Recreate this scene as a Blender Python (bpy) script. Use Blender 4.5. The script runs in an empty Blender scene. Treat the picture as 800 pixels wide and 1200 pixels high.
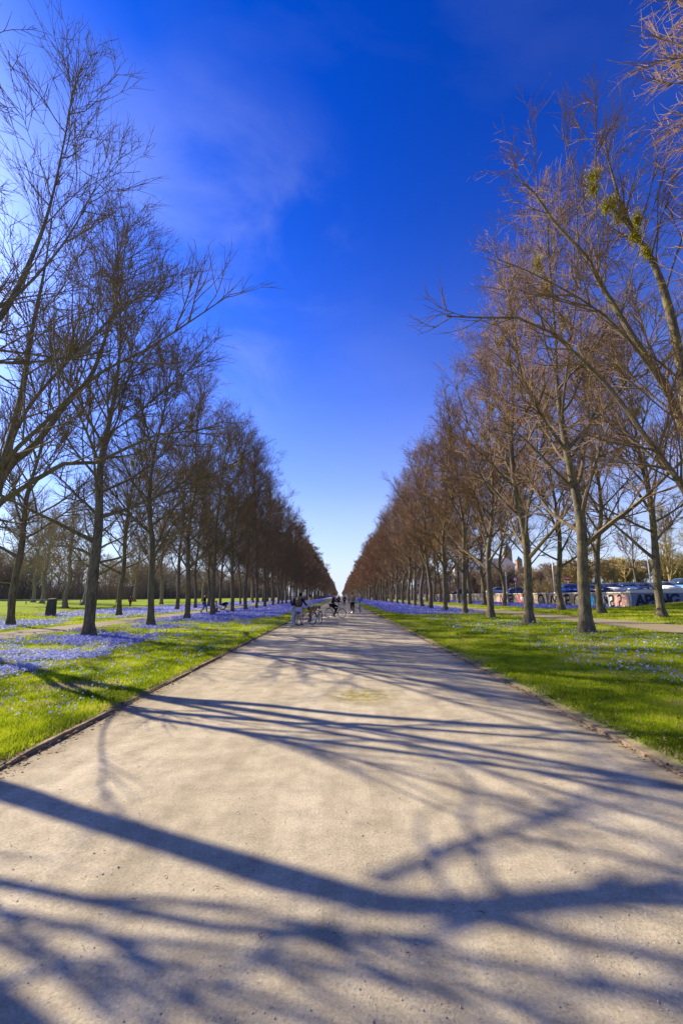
import bpy, bmesh, math
import numpy as np
from mathutils import Vector, Matrix, Quaternion

R = math.radians
scene = bpy.context.scene
COL = scene.collection

# ------------------------------------------------------------------ camera, world, sun, exposure
cam_d = bpy.data.cameras.new('camera')
cam = bpy.data.objects.new('camera', cam_d)
COL.objects.link(cam)
cam_d.sensor_fit = 'VERTICAL'; cam_d.sensor_height = 36.0; cam_d.sensor_width = 24.0
cam_d.lens = 505 / 1200 * 36
cam.location = (0.0, 0.0, 1.65)
cam.rotation_euler = (R(90 + 10.98), 0, R(-0.2))
cam_d.clip_start = 0.05; cam_d.clip_end = 6000
scene.camera = cam

SUN_EL, SUN_AZ = 33.0, 33.0          # azimuth: how far the light travels towards the viewer while going right
D = Vector((math.cos(R(SUN_AZ)), -math.sin(R(SUN_AZ)), 0))
travel = Vector((D.x * math.cos(R(SUN_EL)), D.y * math.cos(R(SUN_EL)), -math.sin(R(SUN_EL))))
sun_d = bpy.data.lights.new('sun', 'SUN')
sun_d.energy = 5.0; sun_d.angle = R(0.5); sun_d.color = (1.0, 0.87, 0.66)
sun = bpy.data.objects.new('sun', sun_d); COL.objects.link(sun)
sun.rotation_euler = travel.to_track_quat('-Z', 'Y').to_euler()
sun.location = (-40, 30, 40)

world = bpy.data.worlds.new('World'); scene.world = world
world.use_nodes = True
nt = world.node_tree; nt.nodes.clear()
def N(tree, t, **kw):
    n = tree.nodes.new(t)
    for k, v in kw.items():
        if k in n.inputs.keys() if isinstance(k, str) else False: n.inputs[k].default_value = v
        else: setattr(n, k, v)
    return n
sky = nt.nodes.new('ShaderNodeTexSky'); sky.sky_type = 'NISHITA'; sky.sun_disc = False
sky.sun_elevation = R(SUN_EL)
sky.sun_rotation = math.atan2(-D.x, -D.y)
sky.altitude = 50; sky.air_density = 1.1; sky.dust_density = 0.8; sky.ozone_density = 3.0
tc = nt.nodes.new('ShaderNodeTexCoord')
mp = nt.nodes.new('ShaderNodeMapping'); mp.inputs['Scale'].default_value = (1.0, 1.6, 3.2); mp.inputs['Rotation'].default_value = (0.9, 0.2, 1.4)
nz = nt.nodes.new('ShaderNodeTexNoise'); nz.inputs['Scale'].default_value = 1.5; nz.inputs['Detail'].default_value = 6; nz.inputs['Roughness'].default_value = 0.5; nz.inputs['Distortion'].default_value = 0.5
cr = nt.nodes.new('ShaderNodeValToRGB'); cr.color_ramp.elements[0].position = 0.50; cr.color_ramp.elements[1].position = 0.82
cr.color_ramp.elements[0].color = (0, 0, 0, 1); cr.color_ramp.elements[1].color = (0.06, 0.06, 0.06, 1)
hs = nt.nodes.new('ShaderNodeHueSaturation'); hs.inputs['Saturation'].default_value = 1.20; hs.inputs['Value'].default_value = 1.0; hs.inputs['Hue'].default_value = 0.513
gm = nt.nodes.new('ShaderNodeGamma'); gm.inputs['Gamma'].default_value = 1.38
mx = nt.nodes.new('ShaderNodeMixRGB'); mx.inputs[2].default_value = (7.5, 8.3, 10.0, 1)
hz = nt.nodes.new('ShaderNodeMixRGB'); hz.inputs[2].default_value = (7.6, 8.5, 10.2, 1)
bg = nt.nodes.new('ShaderNodeBackground'); bg.inputs['Strength'].default_value = 0.051
wo = nt.nodes.new('ShaderNodeOutputWorld')
L = nt.links.new
ml = nt.nodes.new('ShaderNodeMixRGB'); ml.blend_type = 'MULTIPLY'; ml.inputs[0].default_value = 1; ml.inputs[2].default_value = (0.68, 0.82, 1.10, 1); L(sky.outputs[0], ml.inputs[1]); L(ml.outputs[0], gm.inputs[0]); L(gm.outputs[0], hs.inputs['Color']); L(hs.outputs[0], hz.inputs[1]); L(hz.outputs[0], mx.inputs[1])
sx = nt.nodes.new('ShaderNodeSeparateXYZ'); L(tc.outputs['Generated'], sx.inputs[0])
hr = nt.nodes.new('ShaderNodeValToRGB'); hr.color_ramp.interpolation = 'B_SPLINE'; L(sx.outputs[2], hr.inputs[0])
for i_, (p_, v_) in enumerate(((0.0, 1.0), (0.10, 0.72), (0.26, 0.32), (0.46, 0.09), (0.70, 0.0), (1.0, 0.0))):
    if i_ > 1: hr.color_ramp.elements.new(p_)
    hr.color_ramp.elements[i_].position = p_; hr.color_ramp.elements[i_].color = (v_, v_, v_, 1)
L(hr.outputs[0], hz.inputs[0])
L(tc.outputs['Generated'], mp.inputs[0]); L(mp.outputs[0], nz.inputs['Vector']); L(nz.outputs['Fac'], cr.inputs[0]); L(cr.outputs[0], mx.inputs[0])
# a thin high veil of cloud, upper left of the avenue
dp = nt.nodes.new('ShaderNodeVectorMath'); dp.operation = 'DOT_PRODUCT'; dp.inputs[1].default_value = (-0.27, 0.74, 0.615); L(tc.outputs['Generated'], dp.inputs[0])
vr = nt.nodes.new('ShaderNodeMapRange'); vr.interpolation_type = 'SMOOTHSTEP'; vr.inputs[1].default_value = 0.93; vr.inputs[2].default_value = 0.995; vr.inputs[3].default_value = 0; vr.inputs[4].default_value = 0.17; L(dp.outputs['Value'], vr.inputs[0])
vz = nt.nodes.new('ShaderNodeTexNoise'); vz.inputs['Scale'].default_value = 3.0; vz.inputs['Detail'].default_value = 7; vz.inputs['Roughness'].default_value = 0.55; vz.inputs['Distortion'].default_value = 0.6
vm = nt.nodes.new('ShaderNodeMapping'); vm.inputs['Scale'].default_value = (1, 1, 2.2); L(tc.outputs['Generated'], vm.inputs[0]); L(vm.outputs[0], vz.inputs['Vector'])
vq = nt.nodes.new('ShaderNodeMapRange'); vq.interpolation_type = 'SMOOTHSTEP'; vq.inputs[1].default_value = 0.36; vq.inputs[2].default_value = 0.70; L(vz.outputs['Fac'], vq.inputs[0])
vu = nt.nodes.new('ShaderNodeMath'); vu.operation = 'MULTIPLY'; L(vr.outputs[0], vu.inputs[0]); L(vq.outputs[0], vu.inputs[1])
m9 = nt.nodes.new('ShaderNodeMixRGB'); m9.inputs[2].default_value = (8.0, 8.6, 10.2, 1); L(vu.outputs[0], m9.inputs[0]); L(mx.outputs[0], m9.inputs[1])
L(m9.outputs[0], bg.inputs[0]); L(bg.outputs[0], wo.inputs[0])

scene.view_settings.view_transform = 'Standard'; scene.view_settings.look = 'None'
scene.view_settings.exposure = 1.08; scene.view_settings.gamma = 1.0
scene.render.film_transparent = False
scene.cycles.max_bounces = 5; scene.cycles.diffuse_bounces = 2; scene.cycles.glossy_bounces = 2
scene.cycles.transparent_max_bounces = 8; scene.cycles.transmission_bounces = 3
scene.cycles.use_denoising = True

# ------------------------------------------------------------------ materials
def material(name, col, rough=0.9, spec=0.2, build=None, metallic=0.0):
    m = bpy.data.materials.new(name); m.use_nodes = True
    b = m.node_tree.nodes['Principled BSDF']
    b.inputs['Base Color'].default_value = (*col, 1); b.inputs['Roughness'].default_value = rough
    b.inputs['Specular IOR Level'].default_value = spec; b.inputs['Metallic'].default_value = metallic
    if build: build(m.node_tree, b)
    return m

def noise(t, scale, detail=4, rough=0.55, vec=None, dist=0.0):
    n = t.nodes.new('ShaderNodeTexNoise'); n.inputs['Scale'].default_value = scale
    n.inputs['Detail'].default_value = detail; n.inputs['Roughness'].default_value = rough; n.inputs['Distortion'].default_value = dist
    if vec is not None: t.links.new(vec, n.inputs['Vector'])
    return n
def ramp(t, fac, stops, interp='LINEAR'):
    r = t.nodes.new('ShaderNodeValToRGB'); r.color_ramp.interpolation = interp
    e = r.color_ramp.elements
    while len(e) < len(stops): e.new(0.5)
    for i, (p, c) in enumerate(stops):
        e[i].position = p; e[i].color = (*c, 1) if len(c) == 3 else c
    t.links.new(fac, r.inputs[0]); return r
def mix(t, fac, a, b, mode='MIX'):
    m = t.nodes.new('ShaderNodeMixRGB'); m.blend_type = mode
    for i, v in ((0, fac), (1, a), (2, b)):
        if hasattr(v, 'links') or hasattr(v, 'is_output'): t.links.new(v, m.inputs[i])
        elif i == 0: m.inputs[0].default_value = v
        else: m.inputs[i].default_value = (*v, 1)
    return m
def bump(t, b, h, strength=0.3, dist=0.02):
    n = t.nodes.new('ShaderNodeBump'); n.inputs['Strength'].default_value = strength; n.inputs['Distance'].default_value = dist
    t.links.new(h, n.inputs['Height']); t.links.new(n.outputs[0], b.inputs['Normal']); return n
def pos(t): return t.nodes.new('ShaderNodeNewGeometry').outputs['Position']
def mapped(t, vec, scale=(1, 1, 1), rot=(0, 0, 0)):
    m = t.nodes.new('ShaderNodeMapping'); m.inputs['Scale'].default_value = scale; m.inputs['Rotation'].default_value = rot
    t.links.new(vec, m.inputs[0]); return m.outputs[0]

def f_gravel(t, b):
    p = pos(t)
    big = noise(t, 0.45, 6, 0.6, mapped(t, p, (1, 0.45, 1)), 0.4)
    mid = noise(t, 3.5, 6, 0.65, p)
    fine = noise(t, 55, 6, 0.8, p)
    c1 = ramp(t, big.outputs[0], [(0.3, (0.38, 0.335, 0.238)), (0.5, (0.455, 0.402, 0.295)), (0.7, (0.52, 0.465, 0.35))])
    c2 = ramp(t, mid.outputs[0], [(0.32, (0.74, 0.73, 0.71)), (0.62, (1.06, 1.05, 1.03))])
    c3 = ramp(t, fine.outputs[0], [(0.30, (0.50, 0.48, 0.44)), (0.44, (0.90, 0.89, 0.87)), (0.57, (1.06, 1.05, 1.03)), (0.70, (1.45, 1.43, 1.38))])
    m1 = mix(t, 1.0, c1.outputs[0], c2.outputs[0], 'MULTIPLY'); m2 = mix(t, 1.0, m1.outputs[0], c3.outputs[0], 'MULTIPLY')
    v = t.nodes.new('ShaderNodeTexVoronoi'); v.inputs['Scale'].default_value = 26; t.links.new(p, v.inputs['Vector'])
    sp = ramp(t, v.outputs['Distance'], [(0.0, (0.45, 0.42, 0.38)), (0.10, (0.9, 0.9, 0.9)), (0.16, (1, 1, 1))])
    sel = noise(t, 6.0, 2, 0.5, p); ss = ramp(t, sel.outputs[0], [(0.48, (0, 0, 0)), (0.60, (1, 1, 1))])
    m3 = mix(t, ss.outputs[0], (1, 1, 1), sp.outputs[0]); m4 = mix(t, 1.0, m2.outputs[0], m3.outputs[0], 'MULTIPLY')
    tr_ = noise(t, 1.0, 5, .6, mapped(t, p, (2.6, 0.10, 1))); tc_ = ramp(t, tr_.outputs[0], [(.35, (.86, .85, .83)), (.6, (1.05, 1.05, 1.04))]); m4 = mix(t, 1.0, m4.outputs[0], tc_.outputs[0], 'MULTIPLY')
    # brown leaf litter trodden in along the edges and one mossy patch in the middle
    sep = t.nodes.new('ShaderNodeSeparateXYZ'); t.links.new(p, sep.inputs[0])
    ab = t.nodes.new('ShaderNodeMath'); ab.operation = 'ABSOLUTE'; t.links.new(sep.outputs[0], ab.inputs[0])
    ad = t.nodes.new('ShaderNodeMath'); ad.operation = 'ADD'; t.links.new(ab.outputs[0], ad.inputs[0])
    nn = noise(t, 2.2, 4, 0.6, p); mm = t.nodes.new('ShaderNodeMath'); mm.operation = 'MULTIPLY'; mm.inputs[1].default_value = 0.9
    t.links.new(nn.outputs[0], mm.inputs[0]); t.links.new(mm.outputs[0], ad.inputs[1])
    ed = ramp(t, ad.outputs[0], [(0.0, (0, 0, 0)), (1.0, (1, 1, 1))])
    mr = t.nodes.new('ShaderNodeMapRange'); mr.inputs[1].default_value = 3.2; mr.inputs[2].default_value = 3.75
    mr.inputs[3].default_value = 0; mr.inputs[4].default_value = 0.65; t.links.new(ad.outputs[0], mr.inputs[0])
    m5 = mix(t, mr.outputs[0], m4.outputs[0], (0.16, 0.125, 0.07))
    vs = t.nodes.new('ShaderNodeVectorMath'); vs.operation = 'DISTANCE'; vs.inputs[1].default_value = (0.35, 7.6, 0); t.links.new(mapped(t, p, (1.0, 1.0, 0)), vs.inputs[0])
    mr2 = t.nodes.new('ShaderNodeMapRange'); mr2.inputs[1].default_value = 0.05; mr2.inputs[2].default_value = 0.75; mr2.inputs[3].default_value = 1.6; mr2.inputs[4].default_value = 0
    t.links.new(vs.outputs['Value'], mr2.inputs[0])
    nm = noise(t, 8, 5, 0.7, p); nr = ramp(t, nm.outputs[0], [(0.38, (0, 0, 0)), (0.62, (1, 1, 1))])
    mu = t.nodes.new('ShaderNodeMath'); mu.operation = 'MULTIPLY'; t.links.new(mr2.outputs[0], mu.inputs[0]); t.links.new(nr.outputs[0], mu.inputs[1])
    m6 = mix(t, mu.outputs[0], m5.outputs[0], (0.24, 0.20, 0.05))
    t.links.new(m6.outputs[0], b.inputs['Base Color'])
    hsum = mix(t, 0.5, fine.outputs[0], mid.outputs[0])
    bump(t, b, hsum.outputs[0], 0.55, 0.03)
M_gravel = material('gravel', (0.4, 0.35, 0.28), 0.95, 0.1, f_gravel)

def f_lawn(t, b):
    p = pos(t)
    n1 = noise(t, 0.35, 5, 0.6, p); n2 = noise(t, 9, 5, 0.7, p)
    c1 = ramp(t, n1.outputs[0], [(0.32, (0.13, 0.18, 0.012)), (0.55, (0.22, 0.30, 0.012)), (0.72, (0.31, 0.38, 0.018))])
    c2 = ramp(t, n2.outputs[0], [(0.3, (0.5, 0.5, 0.45)), (0.6, (1.1, 1.1, 1.1))])
    m1 = mix(t, 1.0, c1.outputs[0], c2.outputs[0], 'MULTIPLY')
    # worn earth patches under the trees and by the path
    n3 = noise(t, 0.9, 5, 0.65, p); e = ramp(t, n3.outputs[0], [(0.66, (0, 0, 0)), (0.74, (1, 1, 1))])
    m2 = mix(t, e.outputs[0], m1.outputs[0], (0.16, 0.12, 0.075))
    # the squill carpet: far off it covers the ground under the lime rows completely
    at = t.nodes.new('ShaderNodeAttribute'); at.attribute_name = 'bloom'
    n4 = noise(t, 1.6, 6, 0.7, p); ad = t.nodes.new('ShaderNodeMath'); ad.operation = 'ADD'
    t.links.new(at.outputs['Fac'], ad.inputs[0]); t.links.new(n4.outputs[0], ad.inputs[1])
    fr = ramp(t, ad.outputs[0], [(0.88, (0, 0, 0)), (1.0, (1, 1, 1))])
    m3 = mix(t, fr.outputs[0], m2.outputs[0], (0.20, 0.22, 0.50))
    at2 = t.nodes.new('ShaderNodeAttribute'); at2.attribute_name = 'worn'
    m4 = mix(t, at2.outputs['Fac'], m3.outputs[0], (0.21, 0.165, 0.11))
    t.links.new(m4.outputs[0], b.inputs['Base Color']); bump(t, b, n2.outputs[0], 0.7, 0.05)
M_lawn = material('lawn', (0.1, 0.15, 0.02), 1.0, 0.05, f_lawn)

def leafy(name, cols, trans=0.45, rough=0.75):
    m = bpy.data.materials.new(name); m.use_nodes = True; t = m.node_tree; t.nodes.clear()
    o = t.nodes.new('ShaderNodeOutputMaterial'); d = t.nodes.new('ShaderNodeBsdfDiffuse'); tr = t.nodes.new('ShaderNodeBsdfTranslucent')
    ms = t.nodes.new('ShaderNodeMixShader'); ms.inputs[0].default_value = trans
    at = t.nodes.new('ShaderNodeAttribute'); at.attribute_name = 'tint'
    r = ramp(t, at.outputs['Fac'], cols)
    t.links.new(r.outputs[0], d.inputs[0]); t.links.new(r.outputs[0], tr.inputs[0])
    t.links.new(d.outputs[0], ms.inputs[1]); t.links.new(tr.outputs[0], ms.inputs[2]); t.links.new(ms.outputs[0], o.inputs[0])
    return m
M_grass = leafy('grass_blade', [(0.0, (0.13, 0.18, 0.012)), (0.4, (0.33, 0.42, 0.014)), (0.85, (0.54, 0.57, 0.03)), (1.0, (0.50, 0.40, 0.18))], 0.45)
M_squill = leafy('squill_petal', [(0.0, (0.13, 0.14, 0.46)), (0.5, (0.22, 0.24, 0.66)), (0.88, (0.46, 0.50, 0.84)), (1.0, (0.75, 0.78, 0.88))], 0.3)
M_mistletoe = leafy('mistletoe_leaf', [(0.0, (0.34, 0.31, 0.03)), (1.0, (0.62, 0.56, 0.07))], 0.5)

def bark(name, dark, light, twig, lichen):
    def f(t, b):
        oc = t.nodes.new('ShaderNodeTexCoord').outputs['Object']
        n1 = noise(t, 6, 6, 0.7, mapped(t, oc, (1.6, 1.6, 0.35)), 0.3)
        n2 = noise(t, 28, 5, 0.7, mapped(t, oc, (1, 1, 0.22)))
        c = ramp(t, n1.outputs[0], [(0.3, dark), (0.65, light)])
        c2 = ramp(t, n2.outputs[0], [(0.32, (0.45, 0.45, 0.45)), (0.6, (1.15, 1.15, 1.15))])
        m = mix(t, 1.0, c.outputs[0], c2.outputs[0], 'MULTIPLY')
        n3 = noise(t, 1.7, 5, 0.7, oc); l = ramp(t, n3.outputs[0], [(0.5, (0, 0, 0)), (0.66, (0.8, 0.8, 0.8))])
        m2 = mix(t, l.outputs[0], m.outputs[0], lichen)
        at = t.nodes.new('ShaderNodeAttribute'); at.attribute_name = 'tint'
        m3 = mix(t, at.outputs['Fac'], m2.outputs[0], twig)
        t.links.new(m3.outputs[0], b.inputs['Base Color']); bump(t, b, n2.outputs[0], 0.9, 0.03)
    return material(name, light, 0.95, 0.1, f)
M_bark = bark('lime_bark', (0.075, 0.057, 0.04), (0.22, 0.18, 0.125), (0.20, 0.14, 0.08), (0.17, 0.155, 0.07))
M_bark_warm = bark('lime_bark_warm', (0.06, 0.048, 0.034), (0.225, 0.185, 0.13), (0.28, 0.17, 0.095), (0.24, 0.21, 0.07))
M_bark_plane = bark('plane_bark', (0.10, 0.085, 0.06), (0.36, 0.32, 0.24), (0.20, 0.15, 0.10), (0.22, 0.21, 0.12))
M_bark_wood = bark('wood_bark', (0.2, 0.16, 0.11), (0.34, 0.28, 0.19), (0.36, 0.28, 0.18), (0.24, 0.20, 0.09))
M_bark_gold = bark('golden_bark', (0.2, 0.16, 0.06), (0.36, 0.29, 0.12), (0.42, 0.33, 0.14), (0.40, 0.34, 0.10))

def plain(name, col, rough=0.6, spec=0.3, metallic=0.0, sc=20, var=0.12):
    def f(t, b):
        oc = t.nodes.new('ShaderNodeTexCoord').outputs['Object']
        n = noise(t, sc, 4, 0.6, oc)
        r = ramp(t, n.outputs[0], [(0.3, (1 - var,) * 3), (0.7, (1 + var,) * 3)])
        m = mix(t, 1.0, col, r.outputs[0], 'MULTIPLY'); t.links.new(m.outputs[0], b.inputs['Base Color'])
    return material(name, col, rough, spec, f, metallic)

# ------------------------------------------------------------------ mesh building
class MB:
    def __init__(s): s.v = []; s.q = []; s.t = []; s.tint = []; s.n = 0
    def add(s, v, q=None, t=None, tint=0.0):
        v = np.asarray(v, np.float32).reshape(-1, 3)
        if q is not None and len(q): s.q.append(np.asarray(q, np.int64).reshape(-1, 4) + s.n)
        if t is not None and len(t): s.t.append(np.asarray(t, np.int64).reshape(-1, 3) + s.n)
        s.v.append(v)
        s.tint.append(np.broadcast_to(np.asarray(tint, np.float32), (len(v),)).copy())
        s.n += len(v); return s
    def tubes(s, P, Rr, k=4, tint=0.0):
        """P (B,n,3) centre lines, Rr (B,n) radii"""
        P = np.asarray(P, float); Rr = np.asarray(Rr, float)
        if P.ndim == 2: P = P[None]; Rr = Rr[None]
        B, n, _ = P.shape
        T = np.gradient(P, axis=1); T /= np.linalg.norm(T, axis=2, keepdims=True) + 1e-9
        m = np.abs(T.mean(1)); ref = np.eye(3)[np.argmin(m, 1)]
        U = np.cross(T, ref[:, None, :]); U /= np.linalg.norm(U, axis=2, keepdims=True) + 1e-9
        W = np.cross(T, U)
        a = np.arange(k) * 2 * math.pi / k
        V = P[:, :, None, :] + Rr[:, :, None, None] * (np.cos(a)[None, None, :, None] * U[:, :, None, :] + np.sin(a)[None, None, :, None] * W[:, :, None, :])
        b = np.arange(B)[:, None, None] * n * k; i = np.arange(n - 1)[None, :, None] * k; j = np.arange(k)[None, None, :]; j2 = (j + 1) % k
        q = np.stack([b + i + j, b + i + j2, b + i + k + j2, b + i + k + j], -1).reshape(-1, 4)
        if np.ndim(tint) >= 1: tint = np.repeat(np.broadcast_to(np.asarray(tint).reshape(B, -1), (B, n)), k)
        return s.add(V.reshape(-1, 3), q, None, tint)
    def tube(s, pts, rad, k=8, tint=0.0, caps=True):
        pts = np.asarray(pts, float); rad = np.broadcast_to(np.asarray(rad, float), (len(pts),))
        n0 = s.n; s.tubes(pts, rad, k, tint)
        if caps:
            s.add([pts[0], pts[-1]], None, None, tint)
            c0, c1 = s.n - 2, s.n - 1
            e = n0 + (len(pts) - 1) * k
            s.t.append(np.array([[c0, n0 + (j + 1) % k, n0 + j] for j in range(k)]))
            s.t.append(np.array([[c1, e + j, e + (j + 1) % k] for j in range(k)]))
        return s
    def box(s, lo, hi, tint=0.0):
        x0, y0, z0 = lo; x1, y1, z1 = hi
        v = [(x0, y0, z0), (x1, y0, z0), (x1, y1, z0), (x0, y1, z0), (x0, y0, z1), (x1, y0, z1), (x1, y1, z1), (x0, y1, z1)]
        return s.add(v, [(0, 3, 2, 1), (4, 5, 6, 7), (0, 1, 5, 4), (1, 2, 6, 5), (2, 3, 7, 6), (3, 0, 4, 7)], None, tint)
    def xform(s, M, start=0):
        M = np.array(M)
        for i in range(start, len(s.v)): s.v[i] = (s.v[i] @ M[:3, :3].T + M[:3, 3]).astype(np.float32)
        return s
    def mesh(s, name, mat, smooth=False):
        me = bpy.data.meshes.new(name)
        V = np.concatenate(s.v); Q = np.concatenate(s.q) if s.q else np.zeros((0, 4), int); T = np.concatenate(s.t) if s.t else np.zeros((0, 3), int)
        me.vertices.add(len(V)); me.vertices.foreach_set('co', V.ravel())
        nl = len(Q) * 4 + len(T) * 3
        me.loops.add(nl); me.loops.foreach_set('vertex_index', np.concatenate([Q.ravel(), T.ravel()]).astype(np.int32))
        me.polygons.add(len(Q) + len(T))
        ls = np.concatenate([np.arange(len(Q)) * 4, len(Q) * 4 + np.arange(len(T)) * 3]).astype(np.int32)
        me.polygons.foreach_set('loop_start', ls)
        me.polygons.foreach_set('use_smooth', np.full(len(ls), smooth))
        me.update(calc_edges=True)
        a = me.attributes.new('tint', 'FLOAT', 'POINT'); a.data.foreach_set('value', np.concatenate(s.tint))
        me.materials.append(mat)
        return me

def link(name, me, parent=None):
    o = bpy.data.objects.new(name, me); COL.objects.link(o)
    if parent: o.parent = parent
    return o
def thing(name, label, cat, loc=(0, 0, 0), rz=0.0, group=None, sc=1.0):
    o = bpy.data.objects.new(name, None); COL.objects.link(o)
    o.empty_display_size = 0.3
    o.location = loc; o.rotation_euler = (0, 0, rz); o.scale = (sc, sc, sc)
    o['label'] = label; o['category'] = cat
    if group: o['group'] = group
    return o
def struct(o): o['kind'] = 'structure'; return o
def copy_thing(src, loc, rz, label, sc=None, group=None):
    r = src.copy(); COL.objects.link(r); r.location = loc; r.rotation_euler = (0, 0, rz); r['label'] = label
    if sc: r.scale = sc if hasattr(sc, '__len__') else (sc, sc, sc)
    if group: r['group'] = group
    for ch in list(src.children):
        c = ch.copy(); COL.objects.link(c); c.parent = r
        for g in list(ch.children):
            e = g.copy(); COL.objects.link(e); e.parent = c
    return r

# ------------------------------------------------------------------ value noise for scattering
class VN:
    def __init__(s, seed): s.g = np.random.default_rng(seed).random((256, 256))
    def __call__(s, x, y):
        x = np.asarray(x, float); y = np.asarray(y, float)
        xi = np.floor(x).astype(int); yi = np.floor(y).astype(int); fx = x - xi; fy = y - yi
        fx = fx * fx * (3 - 2 * fx); fy = fy * fy * (3 - 2 * fy); g = s.g
        a = g[xi & 255, yi & 255]; b = g[(xi + 1) & 255, yi & 255]; c = g[xi & 255, (yi + 1) & 255]; d = g[(xi + 1) & 255, (yi + 1) & 255]
        return (a * (1 - fx) + b * fx) * (1 - fy) + (c * (1 - fx) + d * fx) * fy
    def fbm(s, x, y, o=4):
        r = 0; a = 0.5
        for i in range(o): r = r + a * s(x * 2 ** i + 17 * i, y * 2 ** i + 31 * i); a *= 0.5
        return r / (1 - 0.5 ** o)
vn = VN(3); vn2 = VN(11)
def sstep(a, b, x): t = np.clip((np.asarray(x, float) - a) / (b - a), 0, 1); return t * t * (3 - 2 * t)

def gh(x, y):
    """height of the ground beside the path"""
    x = np.asarray(x, float); y = np.asarray(y, float)
    z = np.interp(x, [-30, -3.3, 3.1, 3.4, 10, 12.6, 15.2, 18, 22, 26, 34, 60], [0.03, 0.035, 0.035, 0.05, 0.17, 0.26, 0.34, 0.46, 0.52, 0.5, 0.5, 0.5])
    bank = sstep(21, 33, x) * (1 - sstep(38.2, 39.0, y)) * 0.75
    return z + bank
def path_zone(x): return np.abs(x + 0.03) < 3.24
def bloom(x, y):
    """how thick the squills stand, 0..1"""
    x = np.asarray(x, float); y = np.asarray(y, float)
    n = vn.fbm(x * 0.32, y * 0.30, 4); n2 = vn2.fbm(x * 1.3, y * 1.3, 3)
    m = n * 0.7 + n2 * 0.3
    d = np.zeros(np.broadcast(x, y).shape)
    # left, between path and lime row
    inner = np.interp(y, [0, 9, 14, 22, 32, 40, 2000], [7.2, 6.4, 6.1, 5.3, 4.6, 4.35, 4.3])
    L1 = sstep(0, 1.0, -x - inner + (m - 0.5) * 4.0) * (1 - sstep(12.2, 12.6, -x))
    d = np.maximum(d, L1 * np.where(y > 33, 1.0, np.maximum(sstep(0.44, 0.60, m + 0.01) * (0.25 + 0.75 * sstep(.3, .6, vn2.fbm(x * 2.1 + 40, y * 1.6, 3))), sstep(27, 33, y))) * sstep(5.5, 9, y))
    # left, beyond the side path
    L2 = sstep(15.4, 16.2, -x) * (1 - sstep(25, 29, -x)) * sstep(0.42, 0.55, m)
    d = np.maximum(d, L2 * 0.75)
    d = np.maximum(d, sstep(15.4, 16, -x) * (1 - sstep(24, 28, -x)) * sstep(34, 44, y))
    # right
    innr = np.interp(y, [0, 28, 36, 42, 2000], [5.5, 5.2, 4.8, 4.3, 4.25])
    R1 = sstep(0, 0.8, x - innr + (m - 0.5) * 2.0) * (1 - sstep(12.0, 12.4, x))
    d = np.maximum(d, R1 * np.where(y > 38, 1.0, sstep(34, 38, y)))
    d = np.maximum(d, R1 * 0.07 * sstep(0.42, 0.6, m) * (y < 38) + R1 * 0.03 * (y < 38))
    R2 = sstep(17.5, 19, x) * (1 - sstep(25, 25.8, x)) * sstep(37, 40, y)
    d = np.maximum(d, R2)
    return np.clip(d, 0, 1)
def worn(x, y):
    """earth showing through the lawn"""
    w = np.exp(-(((x + 4.9) / 0.95) ** 2 + ((y - 8.3) / 0.62) ** 2) ** 2)
    for (a, b, s) in ((6.9, 9.9, .35), (5.7, 8.9, .3), (8.4, 14.2, .5), (-4.2, 12.5, .25)):
        w = np.maximum(w, 0.8 * np.exp(-(((x - a) / s) ** 2 + ((y - b) / s) ** 2)))
    e = vn.fbm(x * 2.3 + 5, y * 2.3, 3)
    w = np.maximum(w, (1 - sstep(3.28, 3.34 + .26 * e, np.abs(x))) * .9)
    return w
PY = 6.08
RNG = np.random.default_rng(5)

# ------------------------------------------------------------------ ground, paths
xs = np.unique(np.concatenate([[-900, -500, -300, -200, -140, -100, -80, -60, -50, -40, -36, -33, -30, -28], np.arange(-27, -12.61, .6), [-15.1, -12.5], np.arange(-12.4, -3.3, .35), [-3.30, -3.26], [3.2, 3.24], np.arange(3.4, 12.6, .35), [10, 12.6, 15.2, 18, 22, 26, 34, 60],
                              np.arange(13, 26, .6), np.arange(27, 34, 1.0), [36, 40, 50, 80, 100, 140, 200, 300, 500, 900]]))
ys = np.unique(np.concatenate([[-40, -20, -10, -4, -1], np.arange(0, 30, .4), np.arange(30, 60, .9), [38.2, 38.6, 39.0], 60 * 1.035 ** np.arange(0, 105)]))
X, Y = np.meshgrid(xs, ys)
Z = gh(X, Y) + (vn.fbm(X * 0.5, Y * 0.5, 3) - 0.5) * 0.05 * ((X < -3.5) & (X > -12.3) | (X > 3.6) & (X < 12.3))
Z = np.where(path_zone(X), -0.05, Z)
Z = np.where((np.abs(X) > 12.49) & (np.abs(X) < 15.25), gh(X, Y), Z)
gb = MB(); ny, nx = X.shape
ii = (np.arange(ny - 1)[:, None] * nx + np.arange(nx - 1)[None]).ravel()
gb.add(np.stack([X, Y, Z], -1), np.stack([ii, ii + 1, ii + nx + 1, ii + nx], -1))
gme = gb.mesh('lawn', M_lawn, True)
BL = bloom(X, Y); BL = np.where(np.hypot(X, Y) < 24, BL * .12, BL * np.clip(np.hypot(X, Y) / 60, .3, 1))
BL = np.where(path_zone(X), 0, BL)
a = gme.attributes.new('bloom', 'FLOAT', 'POINT'); a.data.foreach_set('value', (BL * 0.62).astype(np.float32).ravel())
a = gme.attributes.new('worn', 'FLOAT', 'POINT'); a.data.foreach_set('value', worn(X, Y).astype(np.float32).ravel())
struct(link('ground', gme))

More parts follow.
